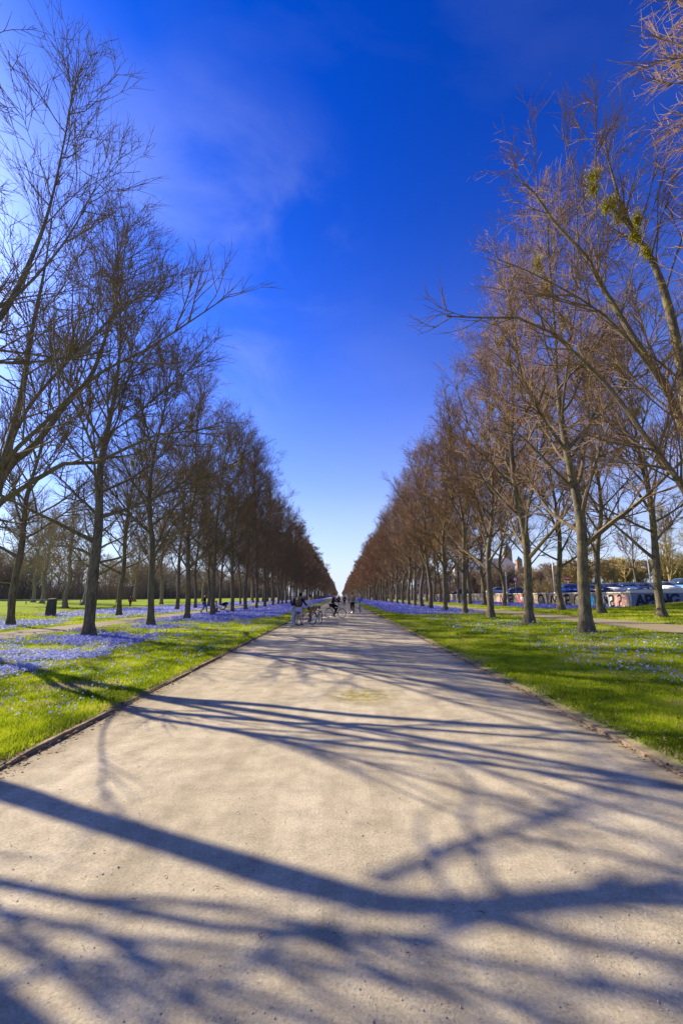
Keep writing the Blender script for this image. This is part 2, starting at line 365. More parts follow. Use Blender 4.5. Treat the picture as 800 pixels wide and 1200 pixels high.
def strip(name, x0, x1, y0, y1, zf, mat, nx=8, ragged=0.0):
    yy = np.unique(np.concatenate([np.arange(y0, min(y1, 60), .4), [y0], np.geomspace(60, y1, 80) if y1 > 60 else [y1]]))
    xx = np.linspace(x0, x1, nx)
    X, Y = np.meshgrid(xx, yy)
    if ragged:
        e0 = (vn.fbm(Y * .8, Y * 0 + 3, 3) - .5) * ragged; e1 = (vn.fbm(Y * .8, Y * 0 + 9, 3) - .5) * ragged
        w = (X - x0) / (x1 - x0); X = X + e0 * (1 - w) + e1 * w
    m = MB(); ny = len(yy); ii = (np.arange(ny - 1)[:, None] * nx + np.arange(nx - 1)[None]).ravel()
    m.add(np.stack([X, Y, zf(X, Y)], -1), np.stack([ii, ii + 1, ii + nx + 1, ii + nx], -1))
    return struct(link(name, m.mesh(name, mat, True)))
strip('gravel_path', -3.25, 3.19, -12, 2100, lambda x, y: 0 * x + 0.0 + 0.02 * (1 - (x / 3.2) ** 2), M_gravel, 9)
strip('side_path_left', -15.0, -12.6, -12, 1900, lambda x, y: gh(x, y) + 0.015, M_gravel, 5, 0.5)
strip('side_path_right', 12.7, 15.1, -12, 1900, lambda x, y: gh(x, y) + 0.015, M_gravel, 5, 0.5)
strip('far_footpath', -30.8, -29.2, -12, 900, lambda x, y: gh(x, y) + 0.015, M_gravel, 3, 0.4)
# edging: a low rusty-brown strip holding the lawn back on both sides of the path
M_edge = plain('edging', (0.24, 0.18, 0.115), 0.9, 0.1, 0, 3, 0.5)
for nm, x0, w, h in (('path_edging', -3.31, 0.05, 0.036), ('path_edging', 3.19, 0.05, 0.03)):
    yy = np.concatenate([np.arange(-6, 60, .5), np.geomspace(60, 1900, 60)])
    wob = (vn.fbm(yy * 1.1, yy * 0, 3) - .5) * 0.05; hz = h * (-0.5 + 2.6 * vn.fbm(yy * 1.1, yy * 0 + 4, 3))
    sec = [np.stack([x0 + wob, yy, yy * 0 - .08], -1), np.stack([x0 + wob, yy, hz], -1), np.stack([x0 + w + wob, yy, hz], -1), np.stack([x0 + w + wob, yy, yy * 0 - .08], -1)]
    m = MB(); V = np.stack(sec, 1).reshape(-1, 3); n = len(yy)
    q = [(i * 4 + j, i * 4 + j + 1, (i + 1) * 4 + j + 1, (i + 1) * 4 + j) for i in range(n - 1) for j in range(3)]
    m.add(V, q); struct(link(nm, m.mesh(nm, M_edge)))

# grass blades and squills: density falls with distance so the cover looks equally fine everywhere
def scatter(n, xr, yr, rng, power=2.0):
    u = rng.random(n)
    a, b = yr; y = 1 / (1 / a + u * (1 / b - 1 / a)) if power == 2 else a * (b / a) ** u
    s = rng.random(n); x = xr[0] + s * (xr[1] - xr[0])
    return x, y
def in_view(x, y, pad=1.12):
    return np.abs(x) < (0.795 * (y + 0.3) * pad + 0.5)
def field_points(n, x0, x1, y0, y1, rng):
    """points with density ~ 1/y^2 over the visible wedge"""
    k = int(n * 1.0); out = []
    tot = 0
    while tot < n:
        y = 1 / (1 / y0 + rng.random(k * 2) * (1 / y1 - 1 / y0)); w = 0.795 * (y + .3) * 1.12 + .5
        # width of the strip in view at that y sets the chance of keeping it
        a = np.minimum(x1, w); keep = rng.random(len(y)) < np.clip(a - x0, 0, None) / (x1 - x0)
        y = y[keep]; a = a[keep]; x = x0 + rng.random(len(y)) * (a - x0)
        out.append((x, y)); tot += len(y)
        if len(out) > 30: break
    x = np.concatenate([o[0] for o in out])[:n]; y = np.concatenate([o[1] for o in out])[:n]
    return x, y

def blades(x, y, rng, h0=0.05, w0=0.008):
    n = len(x); z = gh(x, y) - 0.005
    f = np.clip(y, 3, 80); hh = h0 * (0.6 + 0.8 * rng.random(n)) * (1 + 0.016 * f) * (0.55 + 0.9 * vn2.fbm(x * 0.8, y * 0.8, 3)); ww = w0 * (0.7 + 0.6 * rng.random(n)) * (0.55 + 0.125 * f)
    th = rng.random(n) * 2 * math.pi; lx = np.cos(th); ly = np.sin(th)
    lean = hh * rng.normal(0.25, 0.35, n); la = rng.random(n) * 2 * math.pi
    A = np.stack([x - lx * ww / 2, y - ly * ww / 2, z], -1); B = np.stack([x + lx * ww / 2, y + ly * ww / 2, z], -1)
    C = np.stack([x + np.cos(la) * lean, y + np.sin(la) * lean, z + hh], -1)
    V = np.stack([A, B, C], 1).reshape(-1, 3); T = np.arange(n * 3).reshape(-1, 3)
    clump = vn.fbm(x * 1.2, y * 1.2, 4) + 0.35 * (vn2.fbm(x * 5, y * 5, 2) - .5)
    t = np.clip((clump - 0.27) * 1.75 + rng.normal(0, .16, n), 0, 0.97); t = np.where(rng.random(n) < 0.02 + 0.35 * sstep(.58, .72, vn2.fbm(x * .9 + 9, y * .9, 4)), 1.0, t)
    return V, T, np.repeat(t, 3)

g = MB(); rng = np.random.default_rng(21)
for side in (-1, 1):
    x, y = field_points(250000, 3.32, 12.5, 2.6, 70, rng)
    x = x * side
    keep = rng.random(len(x)) > worn(x, y) * 0.93
    keep &= ~((side > 0) & (x < 3.5) & (rng.random(len(x)) < 0.45))
    x, y = x[keep], y[keep]; V, T, t = blades(x, y, rng); g.add(V, None, T, t)
    x, y = field_points(70000, 15.2, 32, 14, 110, rng); x = x * side
    if side > 0: k2 = ~((x > 26) & (y > 39)); x, y = x[k2], y[k2]
    V, T, t = blades(x, y, rng, 0.05, 0.007); g.add(V, None, T, t)
o = link('grass', g.mesh('grass', M_grass)); o['kind'] = 'stuff'; o['label'] = 'short bright green spring grass beside the gravel path'

def flower(x, y, rng, pale):
    """small star: two crossed tilted petals quads on an unseen stalk among the grass"""
    n = len(x); f = np.clip(y, 4, 400)
    s = (0.009 + 0.0017 * f) * (0.6 + 0.8 * rng.random(n)); s = np.minimum(s, 0.16)
    z = gh(x, y) + 0.05 + 0.055 * rng.random(n) * (1 + 0.02 * np.clip(f, 0, 60))
    nrm = np.stack([rng.normal(0, .6, n), rng.normal(-.35, .6, n), np.full(n, .8)], -1); nrm /= np.linalg.norm(nrm, axis=1, keepdims=True)
    u = np.cross(nrm, [0, 0.3, 1.0]); u /= np.linalg.norm(u, axis=1, keepdims=True); w = np.cross(nrm, u)
    c = np.stack([x, y, z], -1); a = rng.random(n) * 6.28
    U = u * np.cos(a)[:, None] + w * np.sin(a)[:, None]; W = -u * np.sin(a)[:, None] + w * np.cos(a)[:, None]
    S = s[:, None]
    V = np.stack([c - nrm * S * .3, c + U * S, c + (U * .25 + W * .25) * S, c + W * S, c + (-U * .25 + W * .25) * S, c - U * S, c + (-U * .25 - W * .25) * S, c - W * S, c + (U * .25 - W * .25) * S], 1)
    T = np.array([(0, 1, 2), (0, 2, 3), (0, 3, 4), (0, 4, 5), (0, 5, 6), (0, 6, 7), (0, 7, 8), (0, 8, 1)])
    T = (np.arange(n)[:, None, None] * 9 + T[None]).reshape(-1, 3)
    t = np.clip(rng.normal(0.45, .2, n) + pale, 0, 1)
    return V.reshape(-1, 3), T, np.repeat(t, 9)
fl = MB(); rng = np.random.default_rng(8)
for side, x0, x1, y0, y1, n, pale in ((-1, 3.6, 12.5, 6, 190, 120000, 0.10), (-1, 15.3, 29, 17, 190, 34000, 0.30), (1, 3.8, 12.4, 4, 190, 80000, 0.12), (1, 17, 26, 24, 110, 14000, 0.0)):
    x, y = field_points(n, x0, x1, y0, y1, rng); x = x * side
    if side < 0 and x1 < 13: pl = pale + 0.25 * (y < 14)
    elif side > 0 and x1 < 13: pl = pale + 0.3 * (y < 32)
    else: pl = pale * np.ones(len(x))
    b = bloom(x, y); keep = rng.random(len(x)) < b ** 1.2
    if side < 0 and x1 < 13: keep |= (rng.random(len(x)) < 0.02) & (y < 30)
    pl = np.broadcast_to(pl, x.shape)[keep]; x, y = x[keep], y[keep]
    keep = rng.random(len(x)) > worn(x, y); x, y, pl = x[keep], y[keep], pl[keep]
    V, T, t = flower(x, y, rng, pl); fl.add(V, None, T, t)
o = link('squill_flowers', fl.mesh('squill_flowers', M_squill)); o['kind'] = 'stuff'; o['label'] = 'carpet of small violet blue spring flowers in the grass'

# pebbles, leaf scraps and bits of twig lying on the path
rng = np.random.default_rng(77)
st = MB(); n = 5200
y = 1 / (1 / 1.8 + rng.random(n) * (1 / 26 - 1 / 1.8)); x = rng.uniform(-3.1, 3.1, n)
edge = rng.random(n) < 0.35; x = np.where(edge, np.sign(x) * (3.17 - np.abs(rng.normal(0, .22, n))), x)
ico = np.array([(1, 0, 0), (-1, 0, 0), (0, 1, 0), (0, -1, 0), (0, 0, 1), (0, 0, -1)], float); it = np.array([(0, 2, 4), (2, 1, 4), (1, 3, 4), (3, 0, 4), (2, 0, 5), (1, 2, 5), (3, 1, 5), (0, 3, 5)])
s = rng.lognormal(-5.75, 0.35, n); s = np.clip(s, .002, .008)
sc = s[:, None] * rng.uniform(.6, 1.3, (n, 3)); sc[:, 2] *= .6
V = ico[None] * sc[:, None, :] * rng.uniform(.75, 1.2, (n, 6, 1)); th = rng.random(n) * 6.28
c, sn = np.cos(th), np.sin(th); V = np.stack([V[..., 0] * c[:, None] - V[..., 1] * sn[:, None], V[..., 0] * sn[:, None] + V[..., 1] * c[:, None], V[..., 2]], -1)
V += np.stack([x, y, 0.02 * (1 - (x / 3.2) ** 2) + s * .3], -1)[:, None, :]
T = (np.arange(n)[:, None, None] * 6 + it[None]).reshape(-1, 3)
st.add(V.reshape(-1, 3), None, T, np.repeat(rng.random(n), 6))
def f_peb(t, b):
    at = t.nodes.new('ShaderNodeAttribute'); at.attribute_name = 'tint'
    r = ramp(t, at.outputs['Fac'], [(0, (0.22, 0.18, 0.14)), (0.45, (0.36, 0.32, 0.25)), (0.9, (0.5, 0.46, 0.38)), (1, (0.62, 0.58, 0.5))]); t.links.new(r.outputs[0], b.inputs['Base Color'])
M_peb = material('pebble', (.3, .3, .3), .9, .2, f_peb)
o = link('path_pebbles', st.mesh('path_pebbles', M_peb)); o['kind'] = 'stuff'; o['label'] = 'loose pebbles and grit scattered on the gravel path'
n = 330; tw = MB()
y = 1 / (1 / 1.9 + rng.random(n) * (1 / 22 - 1 / 1.9)); x = rng.uniform(-3.1, 3.1, n); edge = rng.random(n) < 0.6; x = np.where(edge, np.sign(x) * (3.2 - np.abs(rng.normal(0, .18, n))), x)
th = rng.random(n) * 6.28; ln = rng.uniform(.006, .022, n) * np.where(rng.random(n) < .02, 2.6, 1)
P = np.stack([np.stack([x + np.cos(th) * ln * k + rng.normal(0, .004, n), y + np.sin(th) * ln * k + rng.normal(0, .004, n), 0.024 + rng.random(n) * .006], -1) for k in (-1, -.3, .4, 1)], 1)
tw.tubes(P, np.tile(np.array([.0018, .0028, .0025, .001]), (n, 1)) * rng.uniform(.4, 1.0, (n, 1)), 3, 0.0)
o = link('fallen_twigs', tw.mesh('fallen_twigs', plain('dead_twig', (.07, .05, .035)))); o['kind'] = 'stuff'; o['label'] = 'bits of fallen twig and bark scattered over the path'

rng = np.random.default_rng(55); dl = MB()
for side, n in ((-1, 5500), (1, 7500)):
    x, y = field_points(n, 3.05, 12.4, 2.6, 60, rng); nearedge = rng.random(n) < .22; x = np.where(nearedge, 3.1 + np.abs(rng.normal(0, .22, n)), x) * side
    z = np.where(np.abs(x) > 3.3, gh(x, y) + rng.uniform(.005, .045, n), .03); s_ = rng.uniform(.008, .022, n) * (1 + .04 * y)
    a = rng.random(n) * 6.28; u = np.stack([np.cos(a), np.sin(a), rng.normal(0, .25, n)], -1) * s_[:, None]; w_ = np.stack([-np.sin(a), np.cos(a), rng.normal(0, .35, n)], -1) * s_[:, None] * .6; c = np.stack([x, y, z], -1)
    dl.add(np.stack([c - u, c - w_, c + u, c + w_], 1).reshape(-1, 3), np.arange(n * 4).reshape(-1, 4), None, np.repeat(rng.random(n), 4))
M_leaf = leafy('dead_leaf', [(0, (.10, .06, .03)), (.6, (.24, .16, .08)), (1, (.42, .34, .22))], .2)
o = link('dead_leaves', dl.mesh('dead_leaves', M_leaf)); o['kind'] = 'stuff'; o['label'] = 'dry brown leaf scraps lying in the grass and along the path edges'

# ------------------------------------------------------------------ trees
UP = np.array([0, 0, 1.0])
def resample(P, n):
    P = np.asarray(P, float); d = np.r_[0, np.cumsum(np.linalg.norm(np.diff(P, axis=0), axis=1))]; t = np.linspace(0, d[-1], n)
    return np.stack([np.interp(t, d, P[:, i]) for i in range(3)], -1)
def smooth_line(P, n, rad=None):
    """Catmull-Rom through the points"""
    P = np.asarray(P, float); Q = np.vstack([2 * P[0] - P[1], P, 2 * P[-1] - P[-2]]); out = []
    for i in range(len(P) - 1):
        p0, p1, p2, p3 = Q[i:i + 4]
        for t in np.linspace(0, 1, 6, endpoint=False):
            out.append(0.5 * ((2 * p1) + (-p0 + p2) * t + (2 * p0 - 5 * p1 + 4 * p2 - p3) * t * t + (-p0 + 3 * p1 - 3 * p2 + p3) * t ** 3))
    out.append(P[-1]); return resample(out, n)
def spawn(rng, P, Rr, N, t0, t1, length, ang, up, n, rcap, rtip, wig, taper=0.6, lateral=0.0):
    """children growing off parent lines P (B,m,3)"""
    B, m, _ = P.shape
    seg = np.linalg.norm(np.diff(P, axis=1), axis=2).sum(1)
    idx = rng.choice(B, N, p=seg / seg.sum()); t = rng.uniform(t0, t1, N) ** 0.85
    f = t * (m - 1); i = np.minimum(f.astype(int), m - 2); w = (f - i)[:, None]
    S = P[idx, i] * (1 - w) + P[idx, i + 1] * w; r = Rr[idx, i] * (1 - w[:, 0]) + Rr[idx, i + 1] * w[:, 0]
    T = P[idx, i + 1] - P[idx, i]; T /= np.linalg.norm(T, axis=1, keepdims=True) + 1e-9
    q = rng.normal(size=(N, 3)); q[:, 2] += lateral; q -= (q * T).sum(1, keepdims=True) * T; q /= np.linalg.norm(q, axis=1, keepdims=True) + 1e-9
    a = np.radians(rng.normal(ang, 9, N))[:, None]; d = np.cos(a) * T + np.sin(a) * q
    ln = length * (1 - taper * t) * rng.uniform(.55, 1.25, N) * np.clip(seg[idx] / seg.mean(), .5, 1.4) ** .6
    out = [S]; st = (ln / (n - 1))[:, None]
    for k in range(n - 1):
        d = d + up * UP + rng.normal(0, wig, (N, 3)); d /= np.linalg.norm(d, axis=1, keepdims=True); out.append(out[-1] + d * st)
    Q = np.stack(out, 1); r0 = np.minimum(r * .72, rcap)
    s = np.linspace(0, 1, n); RR = r0[:, None] * (1 - s) ** .8 + rtip
    return Q, RR

def grow_crown(mb, rng, limbs, dens=1.0, droop=0.03, twig=0.0042, len2=2.5, kk=1.0):
    """limbs: list of (points, r0, r1); adds limbs and three orders of finer growth"""
    n1 = 12; P = np.stack([resample(p, n1) for p, _, _ in limbs]); s = np.linspace(0, 1, n1)
    Rr = np.stack([np.interp(s, [0, 1], [a, b]) for _, a, b in limbs]); Rr[:, 0] *= 1.15
    mb.tubes(P, Rr, 6, 0.12)
    tot = np.linalg.norm(np.diff(P, axis=1), axis=2).sum()
    Q2, R2 = spawn(rng, P, Rr, int(tot * 2.6 * dens), .12, 1.0, len2, 35, .04, 7, .028, .004 * kk, .075)
    mb.tubes(Q2, R2, 4, 0.35)
    tot = np.linalg.norm(np.diff(Q2, axis=1), axis=2).sum()
    Q3, R3 = spawn(rng, Q2, R2, int(tot * 3.9 * dens), .10, 1.0, 1.35, 33, .03, 5, .011, twig * .8, .085)
    mb.tubes(Q3, R3 * kk, 3, 0.7)
    tot = np.linalg.norm(np.diff(Q3, axis=1), axis=2).sum()
    Q4, R4 = spawn(rng, Q3, R3, int(tot * 3.3 * dens), .1, 1.0, .62, 32, .03, 3, .006, twig * .55, .10)
    mb.tubes(Q4, R4 * kk, 3, 1.0)
    Q5, R5 = spawn(rng, Q2, R2, int(len(Q2) * 3 * dens), .3, 1.0, .75, 32, .03, 3, .006, twig * .55, .10)
    mb.tubes(Q5, R5 * kk, 3, 1.0)
    return Q2

def trunk_mesh(mb, pts, rad, k=14, n=34, rng=None, flare=True):
    P = smooth_line(pts, n); d = np.linspace(0, 1, n); src = np.r_[0, np.cumsum(np.linalg.norm(np.diff(np.asarray(pts, float), axis=0), axis=1))]; src /= src[-1]
    r = np.interp(d, src, rad)
    L_ = np.linalg.norm(np.diff(P, axis=0), axis=1).sum(); h = d * L_
    if flare: r = r * (1 + 0.75 * np.exp(-h / 0.22))
    if rng is not None: r = r * (1 + rng.normal(0, .035, n) * (h < 9))
    T = np.gradient(P, axis=0); T /= np.linalg.norm(T, axis=1, keepdims=True)
    U = np.cross(T, [0, 1, 0.0]); U /= np.linalg.norm(U, axis=1, keepdims=True); W = np.cross(T, U)
    a = np.arange(k) * 2 * math.pi / k
    ph = rng.random() * 6 if rng is not None else 0
    ridge = 1 + (0.16 * np.sin(a * 5 + ph) + .08 * np.sin(a * 3 + 2 * ph))[None, :] * np.exp(-h / 0.35)[:, None] * (1 if flare else 0)
    lump = 1 + (0.05 * np.sin(a * 2 + ph))[None, :] * np.sin(h * 1.7 + ph)[:, None]
    V = P[:, None, :] + (r[:, None] * ridge * lump)[..., None] * (np.cos(a)[None, :, None] * U[:, None, :] + np.sin(a)[None, :, None] * W[:, None, :])
    if flare: V[0, :, 2] -= .12
    i = np.arange(n - 1)[:, None] * k; j = np.arange(k)[None]; j2 = (j + 1) % k
    q = np.stack([i + j, i + j2, i + k + j2, i + k + j], -1).reshape(-1, 4)
    mb.add(V.reshape(-1, 3), q, None, 0.0)
    return P, r

def lime_limbs(rng, P, r, H, n, zlo, zhi, rmax, lean=(0, 0), low_big=2):
    """ascending limbs off a trunk line"""
    out = []; az = rng.random() * 6.28
    zs = zlo + (zhi - zlo) * (np.linspace(0, 1, n) ** .85) + rng.normal(0, .12, n)
    for i, z in enumerate(np.sort(np.clip(zs, zlo, zhi))):
        az += 2.39996 + rng.normal(0, .35)
        k = np.argmin(np.abs(P[:, 2] - z)); s = P[k]; t = (z - zlo) / (H - zlo)
        el = R(np.interp(t, [0, .3, .7, 1], [36, 48, 59, 72]) + rng.normal(0, 9))
        ln = rmax * np.interp(t, [0, .25, .6, .85, 1], [1.15, 1.25, 1.0, .62, .25]) * rng.uniform(.75, 1.15)
        d = np.array([math.cos(az) * math.cos(el), math.sin(az) * math.cos(el), math.sin(el)])
        pts = [s]; m = 9
        for q in range(m - 1):
            d = d + np.array([lean[0], lean[1], .085 if t < .5 else .03]) * .8 + rng.normal(0, .075, 3); d /= np.linalg.norm(d); pts.append(pts[-1] + d * ln / (m - 1))
        r0 = min(r[k] * .55, .105 * (1 - .5 * t)) * rng.uniform(.75, 1.1)
        out.append((pts, max(r0, .016), .008))
    return out

def mistletoe_mesh(rng, clumps, name='mistletoe'):
    mb = MB()
    for (c, rad) in clumps:
        n = int(280 * rad / .35)
        d = rng.normal(size=(n, 3)); d /= np.linalg.norm(d, axis=1, keepdims=True)
        rad = rad * 1.35; e = np.asarray(c) + d * np.array([1, 1, 1.5]) * rad * rng.uniform(.35, 1, (n, 1)) ** .6
        m_ = (np.asarray(c) + e) / 2 + rng.normal(0, .04, (n, 3))
        P = np.stack([np.broadcast_to(np.asarray(c, float), (n, 3)) + rng.normal(0, .04, (n, 3)), m_, e], 1)
        mb.tubes(P, np.tile([.006, .005, .004], (n, 1)), 3, rng.random(n))
        u = rng.normal(size=(n, 3)) * .017; v = rng.normal(size=(n, 3)) * .017
        mb.add(np.stack([e, e + u, e + u + v, e + v], 1).reshape(-1, 3), np.arange(n * 4).reshape(-1, 4), None, np.repeat(rng.random(n), 4))
    return mb.mesh(name, M_mistletoe)

def lime_variant(seed, H, mat, nl=30, rmax=4.0, zlo=3.6, dens=1.0, fork=False, kk=1.0, r0=.27, misto=False):
    rng = np.random.default_rng(seed)
    wob = lambda s: rng.normal(0, s)
    pts = [(0, 0, 0), (wob(.05), wob(.05), 2), (wob(.14), wob(.14), 4.5)]
    ox, oy = pts[-1][0], pts[-1][1]
    for z in (7, 10, 13, H * .9, H): ox += wob(.22); oy += wob(.22); pts.append((ox, oy, z))
    rad = [r0, r0 * .93, r0 * .82, r0 * .62, r0 * .42, r0 * .22, .035, .008]
    tb = MB(); P, r = trunk_mesh(tb, pts, rad, 14, 36, rng)
    cb = MB(); limbs = lime_limbs(rng, P, r, H, nl, zlo, H - .8, rmax)
    # leading shoot carries fine growth as well
    grow_crown(cb, rng, limbs + [(P[int(len(P) * .62):], r[int(len(P) * .62)] * .6, .01)], dens, kk=kk)
    ms = None
    if misto:
        k = int(len(P) * .8); ms = mistletoe_mesh(rng, [(P[k] + rng.normal(0, .35, 3), .32), (P[k - 4] + rng.normal(0, .5, 3), .24), (P[k + 2] + rng.normal(0, .3, 3), .3)])
    return tb.mesh('trunk', mat, True), cb.mesh('crown', mat, False), ms

def low_variant(seed, H, mat, nl=14, rmax=4.0, zlo=3.4, r0=.21):
    """for trees more than a hundred metres off: the same build, fewer and stouter twigs"""
    rng = np.random.default_rng(seed); wob = lambda s: rng.normal(0, s)
    pts = [(0, 0, 0), (wob(.1), wob(.1), 3), (wob(.3), wob(.3), 8), (wob(.3), wob(.3), H)]
    tb = MB(); P, r = trunk_mesh(tb, pts, [r0, r0 * .9, r0 * .6, .02], 7, 12, rng)
    cb = MB(); limbs = lime_limbs(rng, P, r, H, nl, zlo, H - 1, rmax)
    n1 = 6; A = np.stack([resample(p, n1) for p, _, _ in limbs]); Rr = np.stack([np.linspace(a, b, n1) for _, a, b in limbs])
    cb.tubes(A, Rr, 4, .2)
    Q2, R2 = spawn(rng, A, Rr, nl * 9, .1, 1, 2.4, 42, .04, 4, .03, .010, .1); cb.tubes(Q2, R2, 3, .5)
    Q3, R3 = spawn(rng, Q2, R2, nl * 110, .1, 1, 1.25, 40, .03, 3, .016, .011, .13); cb.tubes(Q3, R3, 3, 1.0)
    return tb.mesh('trunk', mat, True), cb.mesh('crown', mat, False), None

def make_tree(name, label, cat, meshes, loc, rz, group=None, sc=1.0):
    t = thing(name, label, cat, loc, rz, group); t.scale = sc if hasattr(sc, '__len__') else (sc, sc, sc)
    link('trunk', meshes[0], t); link('crown', meshes[1], t)
    if meshes[2]: link('mistletoe', meshes[2], t)
    return t

varL = [lime_variant(100 + i, 17.8 + .5 * (i % 3), M_bark, nl=36, dens=0.92, kk=1.0, r0=.185, rmax=4.9, misto=(i % 2 == 0), zlo=3.4 + .4 * (i % 2)) for i in range(5)]
varR = [lime_variant(200 + i, 18.6 + .5 * (i % 3), M_bark_warm, nl=36, dens=0.92, kk=1.0, r0=.205, rmax=5.1, misto=(i % 2 == 0), zlo=3.3 + .4 * (i % 2)) for i in range(5)]
lowL = [low_variant(300 + i, 17.4, M_bark, 24, 4.8) for i in range(4)]
lowR = [low_variant(320 + i, 18.4, M_bark_warm, 24, 4.8) for i in range(4)]

def custom_tree(name, label, stems, extra, mat, seed, dens=1.0, misto=None, nl=14, rmax=3.6, limb_r=0.6, z0=4.2):
    """stems: list of (pts, radii) - the first is the trunk; extra: list of (pts, r0, r1) big limbs"""
    rng = np.random.default_rng(seed); base = np.array(stems[0][0][0], float)
    t = thing(name, label, 'tree', tuple(base)); off = lambda p: np.asarray(p, float) - base
    tb = MB(); cb = MB(); limbs = []
    for i, (p, r) in enumerate(stems):
        P, rr = trunk_mesh(tb if i == 0 else cb, off(p), r, 14 if i == 0 else 9, 40, rng, flare=(i == 0))
        top = P[:, 2].max(); zlo = max(z0, P[0, 2] + 1.5)
        limbs += [(p, a * limb_r, b) for p, a, b in lime_limbs(rng, P, rr, top, nl, zlo, top - .6, rmax)]
        limbs.append((P[int(len(P) * .6):], rr[int(len(P) * .6)] * .6, .01))
    for (p, a, b) in extra: limbs.append((smooth_line(off(p), 12), a, b))
    grow_crown(cb, rng, limbs, dens)
    link('trunk', tb.mesh('trunk', mat, True), t); link('crown', cb.mesh('crown', mat, False), t)
    if misto: link('mistletoe', mistletoe_mesh(rng, [(off(c), r) for c, r in misto]), t)
    return t

ROWG = {'il': 'lime trees in the inner row left of the path', 'ir': 'lime trees in the inner row right of the path',
        'ol': 'lime trees in the outer left row', 'or': 'lime trees in the outer right row'}
# two trees whose trunks stand just outside the left edge: their limbs reach into the picture and shade the foreground
t = custom_tree('lime_tree', 'dark bare lime left of frame whose limbs fill the upper left corner',
    [([(-10.3, 7.2, 0.03), (-10.2, 7.6, 2.4), (-10.0, 8.35, 4.4), (-9.93, 8.66, 5.4), (-9.4, 8.5, 5.9), (-9.15, 8.5, 6.4), (-9.03, 8.6, 7.0), (-9.06, 9.0, 7.6), (-8.84, 9.44, 8.0), (-8.68, 9.88, 8.6), (-8.4, 10.2, 10.5), (-8.2, 10.4, 13), (-8.1, 10.5, 17.8)],
      [.25, .22, .16, .135, .11, .10, .095, .09, .085, .075, .055, .03, .01])],
    [([(-10.25, 7.4, 2.2), (-9.4, 7.0, 4.1), (-8.45, 7.08, 5), (-7.9, 7.11, 5.4), (-7.61, 7.34, 5.9), (-7.2, 7.6, 6.1), (-6.7, 8.07, 6.3), (-6.1, 8.6, 6.7), (-5.3, 9.1, 7.2)], .062, .015),
     ([(-10.25, 7.4, 2.6), (-9.3, 6.8, 4.2), (-8.13, 6.75, 4.9), (-7.7, 6.72, 5.1), (-7.6, 7.0, 5.5), (-7.4, 7.5, 6.5), (-7.38, 8.07, 6.9), (-6.9, 8.6, 7.5)], .045, .012),
     ([(-10.2, 7.5, 2.4), (-9.3, 6.8, 4.0), (-8.2, 6.45, 4.9), (-7.7, 6.3, 5.5), (-7.0, 6.0, 6.6), (-6.7, 5.9, 8)], .13, .03),
     ([(-9.06, 8.9, 7.2), (-8.7, 10.04, 7.8), (-8.4, 10.93, 8.2), (-7.85, 12.2, 8.8), (-7.3, 13, 9.6)], .042, .01),
     ([(-9.5, 8.6, 5.8), (-8.6, 8.6, 7.2), (-7.6, 8.9, 8.4), (-6.8, 9.2, 10.2), (-6.4, 9.5, 12.2)], .05, .012)],
    M_bark, 41, 0.68, nl=15, rmax=3.9, limb_r=.4, z0=9.0); t['group'] = ROWG['il']
t = custom_tree('lime_tree', 'dark bare lime left of frame whose long low limb crosses the nearest left trunk',
    [([(-10.2, 12.2, 0.03), (-10.0, 12.0, 3), (-9.54, 11.78, 5), (-8.95, 12.0, 5.9), (-8.5, 12.0, 6.6), (-8.4, 12.3, 7.3), (-8.0, 12.8, 8.6), (-7.8, 13.1, 10.5), (-7.7, 13.3, 12.6), (-7.6, 13.3, 14.8)],
      [.22, .18, .13, .09, .08, .075, .065, .045, .025, .01]),
     ([(-9.6, 11.8, 4.9), (-9.75, 12.3, 7.5), (-9.95, 12.6, 10), (-10, 12.8, 12.5), (-10, 12.8, 14.6)], [.11, .09, .065, .035, .01])],
    [([(-10.0, 12.0, 2.7), (-9.1, 10.8, 3.3), (-8.04, 10.0, 3.8), (-7.3, 10, 4.35), (-6.66, 10, 4.78), (-6.13, 10, 4.7), (-5.3, 10, 5.1), (-4.55, 10, 5.5), (-3.7, 10, 5.6), (-2.89, 10, 5.75)], .095, .016),
     ([(-10.0, 12.0, 3.3), (-9.0, 10.7, 4.0), (-8.2, 10, 4.7), (-7.3, 10, 5.73), (-6.28, 10, 6.98), (-4.75, 10, 7.92), (-2.86, 10, 9.4)], .075, .012),
     ([(-9.54, 11.7, 5), (-8.7, 11.2, 6.6), (-7.6, 11, 8.0), (-6.4, 10.8, 9.2), (-5.2, 10.9, 10.6)], .06, .012)],
    M_bark, 42, 0.68, nl=13, rmax=3.5, limb_r=.4, z0=8.2); t['group'] = ROWG['il']
